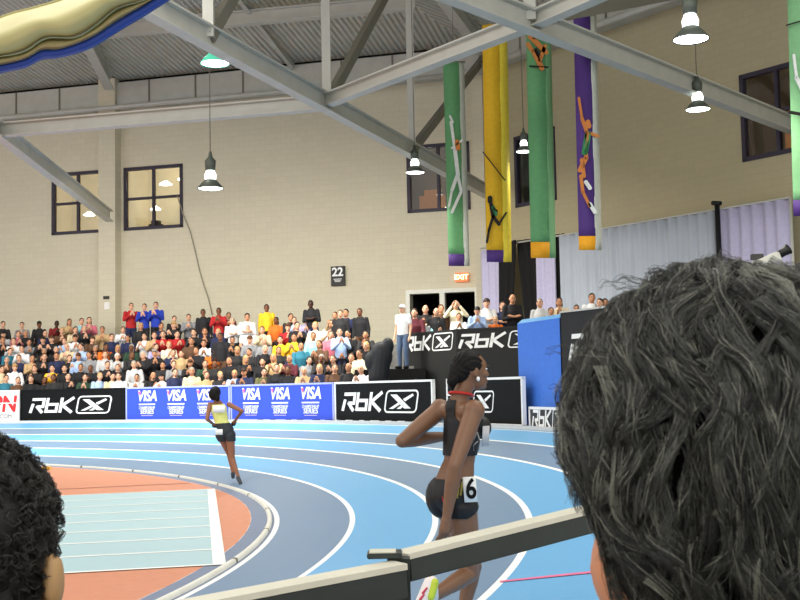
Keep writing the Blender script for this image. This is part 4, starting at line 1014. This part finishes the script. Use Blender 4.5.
def segd(p,a,b):
    t = max(0,min(1,(p-a).dot(b-a)/(b-a).length_squared)); return (p-(a+(b-a)*t)).length
def shell(src, name, fn, off, m, parent, thick=0.003):
    bm = bmesh.new(); bm.from_mesh(src); bm.normal_update()
    bmesh.ops.delete(bm, geom=[f for f in bm.faces if not fn(f.calc_center_median())], context='FACES')
    for k in range(3):
        bmesh.ops.smooth_vert(bm, verts=[v for v in bm.verts if v.is_boundary], factor=0.5, use_axis_x=True, use_axis_y=True, use_axis_z=True)
    bm.normal_update()
    for v in bm.verts: v.co += v.normal*off
    o = obj(name, bm, m, parent, True); s = o.modifiers.new('s','SOLIDIFY'); s.thickness = thick; s.offset = 1; return o
def arms_close(c, k=1.0): return min(segd(c,shR,elR),segd(c,elR,wrR))<0.062*k or min(segd(c,shL,elL),segd(c,elL,wrL))<0.062*k
zt_top = j(458,404).z; z_mid = j(458,432).z; z_low = j(458,455).z
def is_top(c):
    if c.z < z_low or segd(c,neckB,hp(0,-0.02,-0.05)) < 0.052: return False
    f_ = (c-chest).dot(Fw); s_ = (c-chest).dot(Sd)
    if segd(c,shR,elR) < 0.066 or segd(c,shL,elL) < 0.066: return False
    if c.z > zt_top+0.03: return False
    if c.z > z_mid:
        k = (c.z-z_mid)/(zt_top-z_mid); lim = 0.125-0.095*min(1,k*1.7) if f_ < 0.0 else 0.13-0.05*k
        if f_ < 0: return abs(s_+0.015) < max(0.036,lim)
        return abs(s_) < lim and (k < 0.55 or abs(s_) > 0.04)
    return not (min(segd(c,elR,wrR),segd(c,elL,wrL)) < 0.05)
M_kit = mat('kit_black',(16,16,19),0.5,var=0.1,spec=0.4)
top_o = shell(me, 'crop_top', is_top, 0.005, M_kit, run)
zw = j(456,478).z
def is_brief(c):
    if c.z > zw or segd(c,elR,wrR) < 0.047: return False
    f_ = (c-pel).dot(Fw); lo = j(454,516).z + max(0,(f_+0.05))*0.55
    return c.z > lo
br = shell(me, 'running_briefs', is_brief, 0.006, M_kit, run)
# red trim, chest bib, hip number, necklace, earring
bm = bmesh.new(); pts = []
for k in range(25):
    a = 2*PI*k/24; c_ = hp(0,-0.02,-0.05).lerp(neckB,0.62); pts.append(c_+Fw*0.066*math.cos(a)+Sd*0.066*math.sin(a)+V(0,0,-0.014*math.cos(a)+0.006))
tube(bm, pts, 0.0075, 8); obj('red_neck_chain', bm, mat('chain_red',(190,36,30),0.4), run)
bm = bmesh.new(); ell(bm, hp(0.083,-0.002,-0.045), (0.010,0.010,0.013), n=10, m=8); o = obj('earring', bm, mat('earring_white',(240,240,240),0.3), run, True)
zdir = V(0,0,1)
def plate(center, xdir, ydir, wd, ht, name, m, parent, th=0.004, bend=0.0):
    n = xdir.cross(ydir).normalized(); bm = bmesh.new(); gs = []
    for i in range(9):
        q = (i/8-0.5); gs.append([bm.verts.new(center+xdir*q*wd+ydir*h_*ht/2-n*(bend*q*q*4)) for h_ in (-1,1)])
    for a,b in zip(gs[:-1],gs[1:]): bm.faces.new((a[0],b[0],b[1],a[1]))
    o = obj(name, bm, m, parent, True); o.modifiers.new('s','SOLIDIFY').thickness = th; return o
bx = V(0.93,0.25,0.0).normalized(); by = V(-0.06,0,1).normalized()
bc = j(470.5,489.5,-0.172)
plate(bc, bx, by, 0.075, 0.135, 'hip_number', M_boardwhite, run, bend=0.006)
tm = text_mesh('6', 0.15, ext=0.001, offset=0.003, xs=0.85); tx = link_mesh('numeral', tm, M_black, run); n_ = bx.cross(by).normalized()
tx.matrix_world = Matrix.Translation(bc+n_*0.009) @ Matrix((bx, by, n_)).transposed().to_4x4()
for k,(u_,v_) in enumerate(((458,491),(461.5,488))):
    c_ = j(u_,v_,-0.155); bm = bmesh.new(); cap(bm, c_-V(0.006,0,0.035), c_+V(0.006,0,0.03), 0.006, 0.006, n=8); obj('gold_print', bm, mat('print_gold',(170,150,70),0.5), run)
# back and side piping of the briefs
bm = bmesh.new(); tube(bm, [j(441,488,-0.10)+V(0,0,0), j(443,500,-0.125), j(446,514,-0.11)], 0.003, 6); obj('red_piping', bm, mat('chain_red',(190,36,30),0.4), run)
# print on the crop top (side)
bm = bmesh.new()
for pp in (((477,432),(480,441),(478,451)),((477,432),(473,441),(474,451)),((478,441),(473,446))):
    tube(bm, [j(a_,b_,-0.152) for a_,b_ in pp], 0.004, 6)
obj('grey_print', bm, mat('print_grey',(150,150,150),0.6), run)
plate(j(486,436,-0.03), V(0.65,0.72,0).normalized(), V(0.06,0,1).normalized(), 0.06, 0.11, 'chest_number', mat('bib_grey',(190,190,195),0.6), run)
# face: eyes, brows, lips
bm = bmesh.new()
for s in (-1,1): ell(bm, hp(s*0.030,0.076,0.010), (0.013,0.010,0.006), Rh, n=10, m=8)
obj('eyes', bm, M_boardwhite, run, True)
bm = bmesh.new()
for s in (-1,1): ell(bm, hp(s*0.031,0.084,0.010), (0.006,0.004,0.005), Rh, n=10, m=8); ell(bm, hp(s*0.032,0.086,0.028), (0.018,0.006,0.003), Rh, n=10, m=8)
obj('pupils_and_brows', bm, M_eye, run, True)
bm = bmesh.new(); ell(bm, hp(0,0.096,-0.053), (0.018,0.008,0.005), Rh, n=10, m=8); ell(bm, hp(0,0.094,-0.064), (0.017,0.008,0.006), Rh, n=10, m=8); obj('lips', bm, mat('lips_brown',(110,58,50),0.4), run, True)
# hair pulled back with a bunch at the nape
bm = bmesh.new(); ell(bm, hp(0,-0.018,0.030), (0.079,0.093,0.094), Rh); ell(bm, hp(0,-0.075,-0.005), (0.055,0.05,0.06), Rh)
cap(bm, hp(0.0,-0.09,0.015), hp(0.01,-0.125,-0.055), 0.040, 0.030); cap(bm, hp(0.01,-0.125,-0.05), hp(0.0,-0.118,-0.10), 0.026, 0.008)
me_h = remesh(bm, 0.006, 2)
bm = bmesh.new(); bm.from_mesh(me_h)
def hl(c): d = c-head; return d.dot(hd_s), d.dot(hd_f), d.z
dead = []
for f in bm.faces:
    a_,b_,c_ = hl(f.calc_center_median())
    if b_ > 0.040-0.75*max(0,c_-0.05) and c_ < 0.085: dead.append(f)
    elif b_ > -0.045 and c_ < -0.0 : dead.append(f)
bmesh.ops.delete(bm, geom=dead, context='FACES')
for v in bm.verts:
    a_,b_,c_ = hl(v.co); v.co += v.normal*0.0025*math.sin(a_*260+3*math.sin(c_*60))
hm = obj('tied_back_hair', bm, mat('hair_runner',(16,12,11),0.6,var=0.3,scale=60,bump=0.5,spec=0.2), run, True)
# shoes
def shoe(an, to, m1, m2, kd):
    d = (to-an).normalized(); bm = bmesh.new(); cap(bm, an+V(0,0,-0.03)*kd-d*0.02, to, 0.042, 0.034); cap(bm, an+V(0,0,0.0), an+d*0.06, 0.042, 0.038)
    o = link_mesh('running_shoe', remesh(bm, 0.007, 3), m1, run)
    return o
M_lime = mat('shoe_lime',(190,205,60),0.5); M_shw = mat('shoe_white',(235,225,220),0.5); M_pk = mat('shoe_pink',(200,70,90),0.5)
def bigshoe():
    heel = j(431,583,-0.34); toe = j(418,612,-0.36); bm = bmesh.new(); cap(bm, heel, toe, 0.040, 0.036); cap(bm, heel, anR, 0.036, 0.036)
    o = link_mesh('running_shoe', remesh(bm, 0.007, 2), M_shw, run)
    bm = bmesh.new(); cap(bm, heel+V(0.018,-0.026,0.005), heel.lerp(toe,0.45)+V(0.03,-0.026,0), 0.022, 0.020); obj('lime_panel', bm, M_lime, o, True)
    for k in range(3): bm = bmesh.new(); c_ = heel.lerp(toe,0.3+0.22*k)+V(-0.022,-0.036,0.0); cap(bm, c_, c_+V(0.02,-0.003,0.025), 0.007, 0.005, n=8); obj('pink_stripe', bm, M_pk, o, True)
bigshoe()
shoe(anL, toL, M_shw, M_lime, 1)
# ------------------------------------------------------------------ far runner
gp = on_bank(239,484); YF = gp.y
def q(u,v,dy=0.0): return at(u,v,YF+dy)
hd = q(215.5,394); nk = q(217,402); chs = q(219,410); wst = q(222,423); plv = q(226,431)
sL, sR = q(210,404.5), q(229,404.5); eL, wL = q(207,419,-0.1), q(213,424,0.25); eR, wR = q(242,411,-0.05), q(235,421,0.22)
hL_, hR_ = q(221,435), q(230,435); kR_, aR_, tR_ = q(232,458,0.05), q(238,476,-0.02), q(240.5,483,-0.06)
kL_, aL_, tL_ = q(229,453,0.38), q(233,472,0.30), q(233,477,0.42)
bm = bmesh.new()
ell(bm, hd, (0.075,0.092,0.108)); ell(bm, hd+V(0,0.04,-0.05),(0.05,0.055,0.05)); cap(bm, hd, nk, 0.05, 0.055)
SX = V(1,0,0)
cap(bm, nk+V(0,0,-0.03), chs, 0.07, 0.095, SX, 1.4); cap(bm, chs, wst, 0.095, 0.078, SX, 1.35); cap(bm, wst, plv, 0.078, 0.10, SX, 1.35)
for a_,b_,c_ in ((sL,eL,wL),(sR,eR,wR)):
    cap(bm, a_, b_, 0.048, 0.036); cap(bm, b_, c_, 0.036, 0.025); d = (c_-b_).normalized(); cap(bm, c_, c_+d*0.07, 0.028, 0.026); x_,y_ = basis(d)
    for k in range(4): cap(bm, c_+d*0.07+x_*(k-1.5)*0.018, c_+d*0.12+x_*(k-1.5)*0.02-y_*0.02, 0.010, 0.009, n=6)
    cap(bm, c_+d*0.02, c_+d*0.06+x_*0.045, 0.012, 0.010, n=6)
for a_,b_,c_,t_ in ((hR_,kR_,aR_,tR_),(hL_,kL_,aL_,tL_)): cap(bm, a_, b_, 0.088, 0.054); cap(bm, b_, c_, 0.054, 0.032); cap(bm, c_, t_, 0.034, 0.028)
me = remesh(bm, 0.012, 3); me.materials.append(mat('runner_skin_far',(150,100,74),0.5,var=0.04))
fr = link_mesh('person', me, [], None, True); tag(fr, 'far runner seen from behind in yellow top and dark shorts on inner lane', 'person')
def is_y(c): return wst.z-0.01 < c.z < sL.z-0.0 and min(segd(c,sL,eL),segd(c,sR,eR)) > 0.055 and min(segd(c,eL,wL),segd(c,eR,wR)) > 0.055
shell(me, 'running_top', is_y, 0.014, mat('top_yellow',(232,232,140),0.7), fr)
def is_s(c): return q(225,440).z-0.02 < c.z < wst.z+0.0 and min(segd(c,eL,wL),segd(c,eR,wR)) > 0.07
shell(me, 'running_shorts', is_s, 0.014, mat('shorts_dark',(46,50,56),0.7), fr)
plate(q(219,432,-0.17), SX, V(0,0,1), 0.13, 0.10, 'hip_patch', M_boardwhite, fr); plate(q(219,409,-0.165), SX, V(0,0,1), 0.22, 0.13, 'back_number', M_boardwhite, fr)
bm = bmesh.new(); ell(bm, hd+V(0,-0.02,0.03), (0.10,0.11,0.118)); ell(bm, hd+V(-0.01,-0.11,0.0), (0.10,0.08,0.12)); ell(bm, hd+V(0.06,-0.14,-0.07), (0.045,0.04,0.07))
hm_ = remesh(bm, 0.014, 2); link_mesh('bunched_hair', hm_, mat('hair_runner',(26,19,17),0.45), fr)
bm = bmesh.new(); 
for a_,t_ in ((aR_,tR_),(aL_,tL_)): cap(bm, a_+V(0,-0.01,-0.03), t_, 0.042, 0.036)
link_mesh('running_shoes', remesh(bm, 0.012, 2), mat('shoe_grey',(70,74,78),0.5), fr)
# ------------------------------------------------------------------ stand floor and rail in the foreground
ZS = 0.28
bm = bmesh.new(); box(bm, (0.2,0.3,ZS-0.4), (9,6.2,0.8)); tag(obj('floor_near_stand', bm, M_concrete), kind='structure')
M_rail = mat('rail_dark_grey',(50,56,54),0.45,metal=0.3,var=0.08); M_railtop = mat('rail_top_lit',(205,202,186),0.4,metal=0.0,var=0.05)  # pale top colour paints in overhead light on the rail
rail = empty('guard_rail', V(0,2.2,ZS)); tag(rail, 'dark square-tube guard rail with pale painted-on lit top across the foreground', 'railing')
def railseg(a, b, ht, wd, name):
    a = a-rail.location; b = b-rail.location; d = b-a; L = d.length; d.normalize(); x = d.cross(V(0,0,1)).normalized(); y = x.cross(d).normalized()
    M = Matrix.Translation((a+b)/2-y*ht/2) @ Matrix((x,d,y)).transposed().to_4x4()
    bm = bmesh.new(); box(bm, (0,0,-0.003), (wd,L,ht-0.006), 0, M); bmesh.ops.bevel(bm, geom=bm.edges[:], offset=0.004, segments=2, affect='EDGES'); o = obj(name, bm, M_rail, rail)
    bm = bmesh.new(); box(bm, (0,0,ht/2-0.003), (wd+0.002,L,0.011), 0, M); obj('lit_top', bm, M_railtop, o)
a = at(404,553,2.26); b = at(573,511.5,2.55); b2 = a+(b-a)*2.6; railseg(a-(b-a)*0.02, b2, 0.052, 0.05, 'right_rail')
a = at(390,565,2.16); b = at(220,597,1.98); b2 = a+(b-a)*3.0; railseg(b2, a+(a-b)*0.06, 0.062, 0.055, 'left_rail')
tp = at(398.5,552,2.22)-rail.location
bm = bmesh.new(); box(bm, (tp.x,tp.y,(tp.z-0.01)/2), (0.043,0.043,tp.z-0.01)); obj('post', bm, M_rail, rail)
bm = bmesh.new(); box(bm, (tp.x-0.026,tp.y-0.01,tp.z-0.002), (0.066,0.06,0.010)); bmesh.ops.bevel(bm, geom=bm.edges[:], offset=0.002, segments=2, affect='EDGES'); o = obj('post_cap', bm, M_rail, rail)
bm = bmesh.new(); box(bm, (tp.x-0.030,tp.y-0.010,tp.z+0.0035), (0.050,0.046,0.003)); obj('cap_plate', bm, M_railtop, o)
for k,(px_,py_) in enumerate(((b2.x-rail.location.x+0.05,b2.y-rail.location.y+0.02),)):
    bm = bmesh.new(); box(bm, (px_,py_,0.5), (0.043,0.043,1.02)); obj('post', bm, M_rail, rail)
# bench the foreground spectators sit on
bm = bmesh.new(); box(bm, (0.1,1.0,ZS+0.42), (3.6,0.3,0.04)); bn = obj('bench', bm, mat('bench_wood',(120,96,70),0.6)); tag(bn, 'plain bench under the foreground spectators', 'bench')
for x_ in (-1.4,0,1.4): bm = bmesh.new(); box(bm, (x_,1.0,ZS+0.2), (0.06,0.26,0.4)); obj('leg', bm, M_rail, bn)
# ------------------------------------------------------------------ foreground spectators, seated with their backs to us
def seated(hc, fwd, skin, clothes, label, k=1.0, name='person'):
    """hc head centre; fwd unit facing vector"""
    sd = V(fwd.y,-fwd.x,0); R = Matrix((sd,fwd,V(0,0,1))).transposed()
    def w_(x,y,z): return hc+sd*x*k+fwd*y*k+V(0,0,z*k)
    zseat = ZS+0.44; T = hc.z-zseat   # head centre above the seat
    def lo(x,y,h): p = hc+sd*x+fwd*y; return V(p.x,p.y,zseat+h*T/0.78)
    bm = bmesh.new()
    ell(bm, w_(0,0,0.01), (0.078*k,0.098*k,0.112*k), R, 24, 16); ell(bm, w_(0,0.040,-0.060), (0.060*k,0.060*k,0.055*k), R, 20, 12)
    ell(bm, w_(0,0.105,-0.012), (0.015*k,0.018*k,0.026*k), R); ell(bm, w_(0,0.088,-0.058), (0.024*k,0.014*k,0.012*k), R)
    for s in (-1,1):
        ell(bm, w_(s*0.096,-0.014,-0.018), (0.012*k,0.020*k,0.034*k), R); ell(bm, w_(s*0.083,0.002,-0.050), (0.009*k,0.012*k,0.012*k), R)
    cap(bm, w_(0,-0.025,-0.06), lo(0,-0.05,0.56), 0.058*k, 0.066*k)
    cap(bm, lo(0,-0.05,0.55), lo(0,-0.04,0.40), 0.085, 0.115, sd, 1.5); cap(bm, lo(0,-0.04,0.40), lo(0,-0.04,0.10), 0.115, 0.125, sd, 1.4)
    J = {}
    for s,n in ((-1,'L'),(1,'R')):
        J['sh'+n] = lo(s*0.185,-0.04,0.50); J['el'+n] = lo(s*0.25,0.08,0.22); J['wr'+n] = lo(s*0.12,0.32,0.16)
        J['hip'+n] = lo(s*0.10,0.0,0.09); J['kn'+n] = lo(s*0.14,0.42,0.06); an = lo(s*0.14,0.42,0.06); an.z = ZS+0.09; J['an'+n] = an
        cap(bm, J['sh'+n], J['el'+n], 0.055, 0.043); cap(bm, J['el'+n], J['wr'+n], 0.043, 0.028); d = (J['wr'+n]-J['el'+n]).normalized(); x_,y_ = basis(d)
        cap(bm, J['wr'+n], J['wr'+n]+d*0.08, 0.03, 0.032, x_, 1.25)
        for q_ in range(4): b0 = J['wr'+n]+d*0.09+x_*(q_-1.5)*0.021; cap(bm, b0, b0+d*0.04-y_*0.01, 0.0105, 0.0095, n=8); cap(bm, b0+d*0.04-y_*0.01, b0+d*0.06-y_*0.04, 0.0095, 0.008, n=8)
        cap(bm, J['wr'+n]+d*0.03+x_*0.03*-s, J['wr'+n]+d*0.08+x_*0.06*-s, 0.012, 0.010, n=8)
        cap(bm, J['hip'+n], J['kn'+n], 0.095, 0.065); cap(bm, J['kn'+n], J['an'+n], 0.06, 0.04); cap(bm, J['an'+n]+V(0,0,-0.04), J['an'+n]+fwd*0.16+V(0,0,-0.05), 0.04, 0.034)
    me = remesh(bm, 0.008, 4); me.materials.append(skin); b = link_mesh(name, me, [], None, True); tag(b, label, 'person')
    bm = bmesh.new(); cap(bm, lo(0,-0.05,0.53), lo(0,-0.04,0.40), 0.098, 0.135, sd, 1.48); cap(bm, lo(0,-0.04,0.40), lo(0,-0.03,0.06), 0.135, 0.145, sd, 1.38)
    for n in 'LR': cap(bm, J['sh'+n], J['el'+n], 0.070, 0.058); cap(bm, J['el'+n], J['el'+n].lerp(J['wr'+n],0.9), 0.058, 0.042)
    link_mesh('jacket', remesh(bm, 0.014, 3), clothes, b)
    bm = bmesh.new()
    for n in 'LR': cap(bm, J['hip'+n], J['kn'+n], 0.108, 0.08); cap(bm, J['kn'+n], J['an'+n]+V(0,0,0.03), 0.075, 0.06)
    link_mesh('trousers', remesh(bm, 0.014, 3), mat('cloth_navy',COL['navy'],0.8), b)
    bm = bmesh.new()
    for n in 'LR': cap(bm, J['an'+n]+V(0,0,-0.045)-fwd*0.02, J['an'+n]+fwd*0.17+V(0,0,-0.05), 0.046, 0.040)
    link_mesh('shoes', remesh(bm, 0.012, 3), M_dark, b)
    return b, w_, R
def strands(name, guides, mats, parent, seed=1, per=16, r=0.0008, spread=0.010, npt=14):
    """locks of fine curved strands; guides = list of point lists"""
    rn = random.Random(seed); verts = []; faces = []; mi = []
    for g in guides:
        G = spline([tuple(p) for p in g], npt-1); G = [Vector(p) for p in G]; t0 = (G[-1]-G[0])
        bx_, by_ = basis(t0 if t0.length > 1e-4 else V(0,0,1)); ph = rn.uniform(0,6.28); base = rn.choice([0,0,0,0,1,1,2])
        for s in range(per):
            a = rn.uniform(0,6.28); rad = spread*math.sqrt(rn.random()); ox = bx_*math.cos(a)*rad+by_*math.sin(a)*rad; fz = rn.uniform(2,4); am = rn.uniform(0.0004,0.0022); p2 = rn.uniform(0,6.28)
            L_ = rn.uniform(0.8,1.0); m_ = base if rn.random() < 0.7 else rn.choice([0,1,2]); idx = len(verts)
            for i in range(npt):
                k = i/(npt-1)*L_; f = k*(npt-1); i0 = min(int(f),npt-2); p = G[i0].lerp(G[i0+1], f-i0)
                tp_ = (1-0.55*k); p = p+ox*tp_+bx_*am*math.sin(fz*k*6+p2)+by_*am*math.cos(fz*k*5+ph)
                d_ = (G[i0+1]-G[i0]); x_, y_ = basis(d_ if d_.length > 1e-6 else V(0,0,1)); rr = r*(1-0.6*k)
                for q_ in range(3): verts.append(p+(x_*math.cos(q_*2.094)+y_*math.sin(q_*2.094))*rr)
            for i in range(npt-1):
                for q_ in range(3):
                    faces.append((idx+i*3+q_, idx+i*3+(q_+1)%3, idx+(i+1)*3+(q_+1)%3, idx+(i+1)*3+q_)); mi.append(m_)
    me = bpy.data.meshes.new(name); me.from_pydata(verts, [], faces)
    for m in mats: me.materials.append(m)
    me.polygons.foreach_set('material_index', mi); me.polygons.foreach_set('use_smooth', [True]*len(faces)); me.update()
    o = bpy.data.objects.new(name, me); C.objects.link(o); o.parent = parent; return o
def hairmat(name, rgb, rough=0.38):
    return mat(name, rgb, rough, var=0.15, scale=40, spec=0.6)
# right: man with thick wavy greying hair
from mathutils import noise as mnoise
hc = at(713,486,0.92); fwd = V(-0.56,0.83,0).normalized()
manr, wR_, RR_ = seated(hc, fwd, mat('skin_man_right',(206,140,104),0.5,var=0.04,scale=20), mat('jacket_black',(24,24,28),0.8), 'man with thick wavy black and grey hair filling the right foreground, seen from behind', 1.14)
M_h = [hairmat('hair_near_black',(30,31,29),0.42), hairmat('hair_dark_grey',(66,68,63),0.42), hairmat('hair_silver',(122,123,112),0.42)]
c0 = wR_(0,-0.025,0.035); sd = V(fwd.y,-fwd.x,0); HX, HY, HZ, HZL = 0.130, 0.126, 0.128, 0.185
def hull_co(p):
    q_ = p-c0; return Vector((q_.dot(sd)/HX, q_.dot(fwd)/HY, q_.z/(HZ if q_.z > 0 else HZL)))
def hull_pt(n): return c0+sd*n.x*HX+fwd*n.y*HY+V(0,0,n.z*(HZ if n.z > 0 else HZL))
bm = bmesh.new(); ell(bm, c0, (HX*0.97,HY*0.97,HZ*0.97), RR_, 32, 20); ell(bm, c0+V(0,0,-0.045), (HX*0.93,HY*0.90,0.125), RR_, 24, 16)
capm = remesh(bm, 0.006, 3)
bm = bmesh.new(); bm.from_mesh(capm)
for v in bm.verts: v.co += v.normal*0.010*mnoise.noise(v.co*38)
def hairline(n): return (n.y > 0.66 and n.z < 0.15) or n.y > 0.80 or (n.y > 0.24 and n.z < -0.30)
dead = [f for f in bm.faces if hairline(hull_co(f.calc_center_median()))]
bmesh.ops.delete(bm, geom=dead, context='FACES')
hb = obj('hair_mass', bm, mat('hair_base',(12,12,12),0.9,spec=0.05,var=0.3,scale=60), manr, True)
rn = random.Random(5); guides = []
crown = V(0.15,-0.25,1.0).normalized()
for i in range(1500):
    zz = rn.uniform(-0.85,1.0); th = rn.uniform(0,2*PI); rxy = math.sqrt(1-zz*zz); n = V(rxy*math.cos(th), rxy*math.sin(th), zz)
    if hairline(n): continue
    lift = rn.uniform(0.99,1.07); pts = []; L = rn.uniform(0.07,0.13); st_ = 9; curl = rn.choice([-1,1])*rn.uniform(0.0,0.9); nn = n.copy()
    for s_ in range(st_):
        h_ = lift + 0.035*math.sin(s_*0.9+i) ; p = c0+(hull_pt(nn)-c0)*h_; pts.append(p)
        out = (nn-crown); out = out-nn*out.dot(nn); out = out.normalized() if out.length > 1e-3 else V(1,0,0)
        sw = nn.cross(out); nz = mnoise.noise_vector(hull_pt(nn)*16.0)*1.5+mnoise.noise_vector(hull_pt(nn)*34.0)*0.8
        d_ = out*0.8+sw*(0.5+curl)+V(0,0,-0.25)+nz; d_ = d_-nn*d_.dot(nn); d_.normalize()
        curl += rn.uniform(-0.15,0.15)+0.12*curl
        nn = (nn+d_*(L/(st_-1))/0.125).normalized()
        if hairline(nn): break
    if len(pts) > 4: guides.append(pts)
strands('wavy_hair', guides, M_h, manr, 3, per=30, r=0.00030, spread=0.0062, npt=14)
guides = []
for i in range(40):
    th = rn.uniform(0.5,2.9); p0 = c0+sd*HX*math.cos(th)+V(0,0,HZ*math.sin(th))+fwd*rn.uniform(-0.05,0.05); n_ = (p0-c0).normalized(); s_ = sd*rn.choice([-1,-1,1])
    guides.append([p0, p0+n_*0.006+s_*0.012, p0+n_*0.009+s_*0.026, p0+n_*0.004+s_*0.040])
strands('flyaway_hair', guides, M_h, manr, 4, per=4, r=0.00035, spread=0.006)
# glasses temple arm
# left: person with short dark curly hair
hc2 = at(-22,563,1.32); fwd2 = V(0.12,0.99,0).normalized()
manl, wL_, RL_ = seated(hc2, fwd2, mat('skin_man_left',(176,140,96),0.5,var=0.04,scale=20), mat('jacket_green_grey',(60,66,64),0.8), 'person with short dark curly hair at the lower left corner, seen from behind', 1.0)
bm = bmesh.new(); ell(bm, wL_(0,-0.014,0.030), (0.091,0.106,0.113), RL_, 28, 18); ell(bm, wL_(0,-0.05,-0.045), (0.078,0.062,0.075), RL_, 20, 14); ms = remesh(bm, 0.006, 2)
bm = bmesh.new(); bm.from_mesh(ms)
dead = [f for f in bm.faces if (lambda d: (d.dot(fwd2) > 0.03 and d.z < 0.05) or (d.dot(fwd2) > -0.015 and d.z < 0.008))(f.calc_center_median()-hc2)]
bmesh.ops.delete(bm, geom=dead, context='FACES')
obj('hair_mass', bm, hairmat('hair_left_base',(14,14,13),0.7), manl, True)
guides = []; rn = random.Random(9); sd2 = V(fwd2.y,-fwd2.x,0)
for i in range(620):
    zz = rn.uniform(-0.6,1.0); th = rn.uniform(0,2*PI); rxy = math.sqrt(max(0,1-zz*zz)); n_ = sd2*rxy*math.cos(th)+fwd2*rxy*math.sin(th)+V(0,0,zz)
    if (rxy*math.sin(th) > 0.3 and zz < 0.3) or (zz < -0.15 and rxy*math.sin(th) > -0.02): continue
    c0 = wL_(0,-0.02,0.025); p0 = c0+sd2*n_.dot(sd2)*0.088+fwd2*n_.dot(fwd2)*0.105+V(0,0,n_.z*0.113)
    t1_, t2_ = basis(n_); rad = rn.uniform(0.005,0.010); ph = rn.uniform(0,6.28); sg = rn.choice([-1,1])
    guides.append([p0+n_*(0.002+0.009*math.sin(PI*k/5))+t1_*rad*math.cos(ph+sg*k*1.1)+t2_*rad*math.sin(ph+sg*k*1.1) for k in range(6)])
strands('curly_hair', guides, [hairmat('hair_left_black',(12,12,11)),hairmat('hair_left_dark',(30,30,27)),hairmat('hair_left_mid',(48,46,40))], manl, 6, per=12, r=0.00055, spread=0.006, npt=10)
# ------------------------------------------------------------------ camera rig behind the right head
YC_ = 15.0; o0 = at(770,261,YC_); rig = empty('television_camera', V(o0.x,o0.y,ZO)); tag(rig, 'pale television camera with black lens hood standing above the grey curls at right', 'camera')
def rg(u,v,dy=0): return at(u,v-1,YC_+dy)-rig.location
M_cam = mat('camera_pale',(206,204,192),0.5); M_camd = mat('camera_dark',(60,60,58),0.5)
bm = bmesh.new(); bar(bm, rg(752,268), rg(778,257), 0.22, 0.12); bmesh.ops.bevel(bm, geom=bm.edges[:], offset=0.015, segments=2, affect='EDGES'); obj('camera_body', bm, M_cam, rig)
bm = bmesh.new(); lathe(bm, [(0.001,0),(0.05,0),(0.055,0.12),(0.075,0.2),(0.06,0.205),(0.001,0.15)], 18); a_, b_ = rg(776,258), rg(790,249); d = (b_-a_).normalized(); x_, y_ = basis(d)
bmesh.ops.transform(bm, matrix=Matrix.Translation(a_) @ Matrix((x_,y_,d)).transposed().to_4x4(), verts=bm.verts); obj('lens_hood', bm, mat('lens_black',(14,14,14),0.4), rig)
bm = bmesh.new(); tube(bm, [rg(744,275), rg(760,280,-0.1), rg(778,272,-0.1), rg(782,262)], 0.018, 8); tube(bm, [rg(764,270,-0.1), rg(780,282,-0.15), rg(796,276,-0.1), rg(800,286)], 0.016, 8); obj('pan_handle', bm, M_cam, rig)
bm = bmesh.new(); box(bm, rg(757,258), (0.14,0.12,0.07)); obj('viewfinder', bm, M_camd, rig)
bm = bmesh.new(); b0 = rg(770,272); tube(bm, [b0, V(b0.x,b0.y,1.0)], 0.05, 10); obj('pedestal', bm, M_camd, rig)
for k in range(3): bm = bmesh.new(); tube(bm, [V(b0.x,b0.y,1.2), V(b0.x+0.6*math.cos(k*2.1),b0.y+0.6*math.sin(k*2.1),0.02)], 0.025, 8); obj('leg', bm, M_camd, rig)
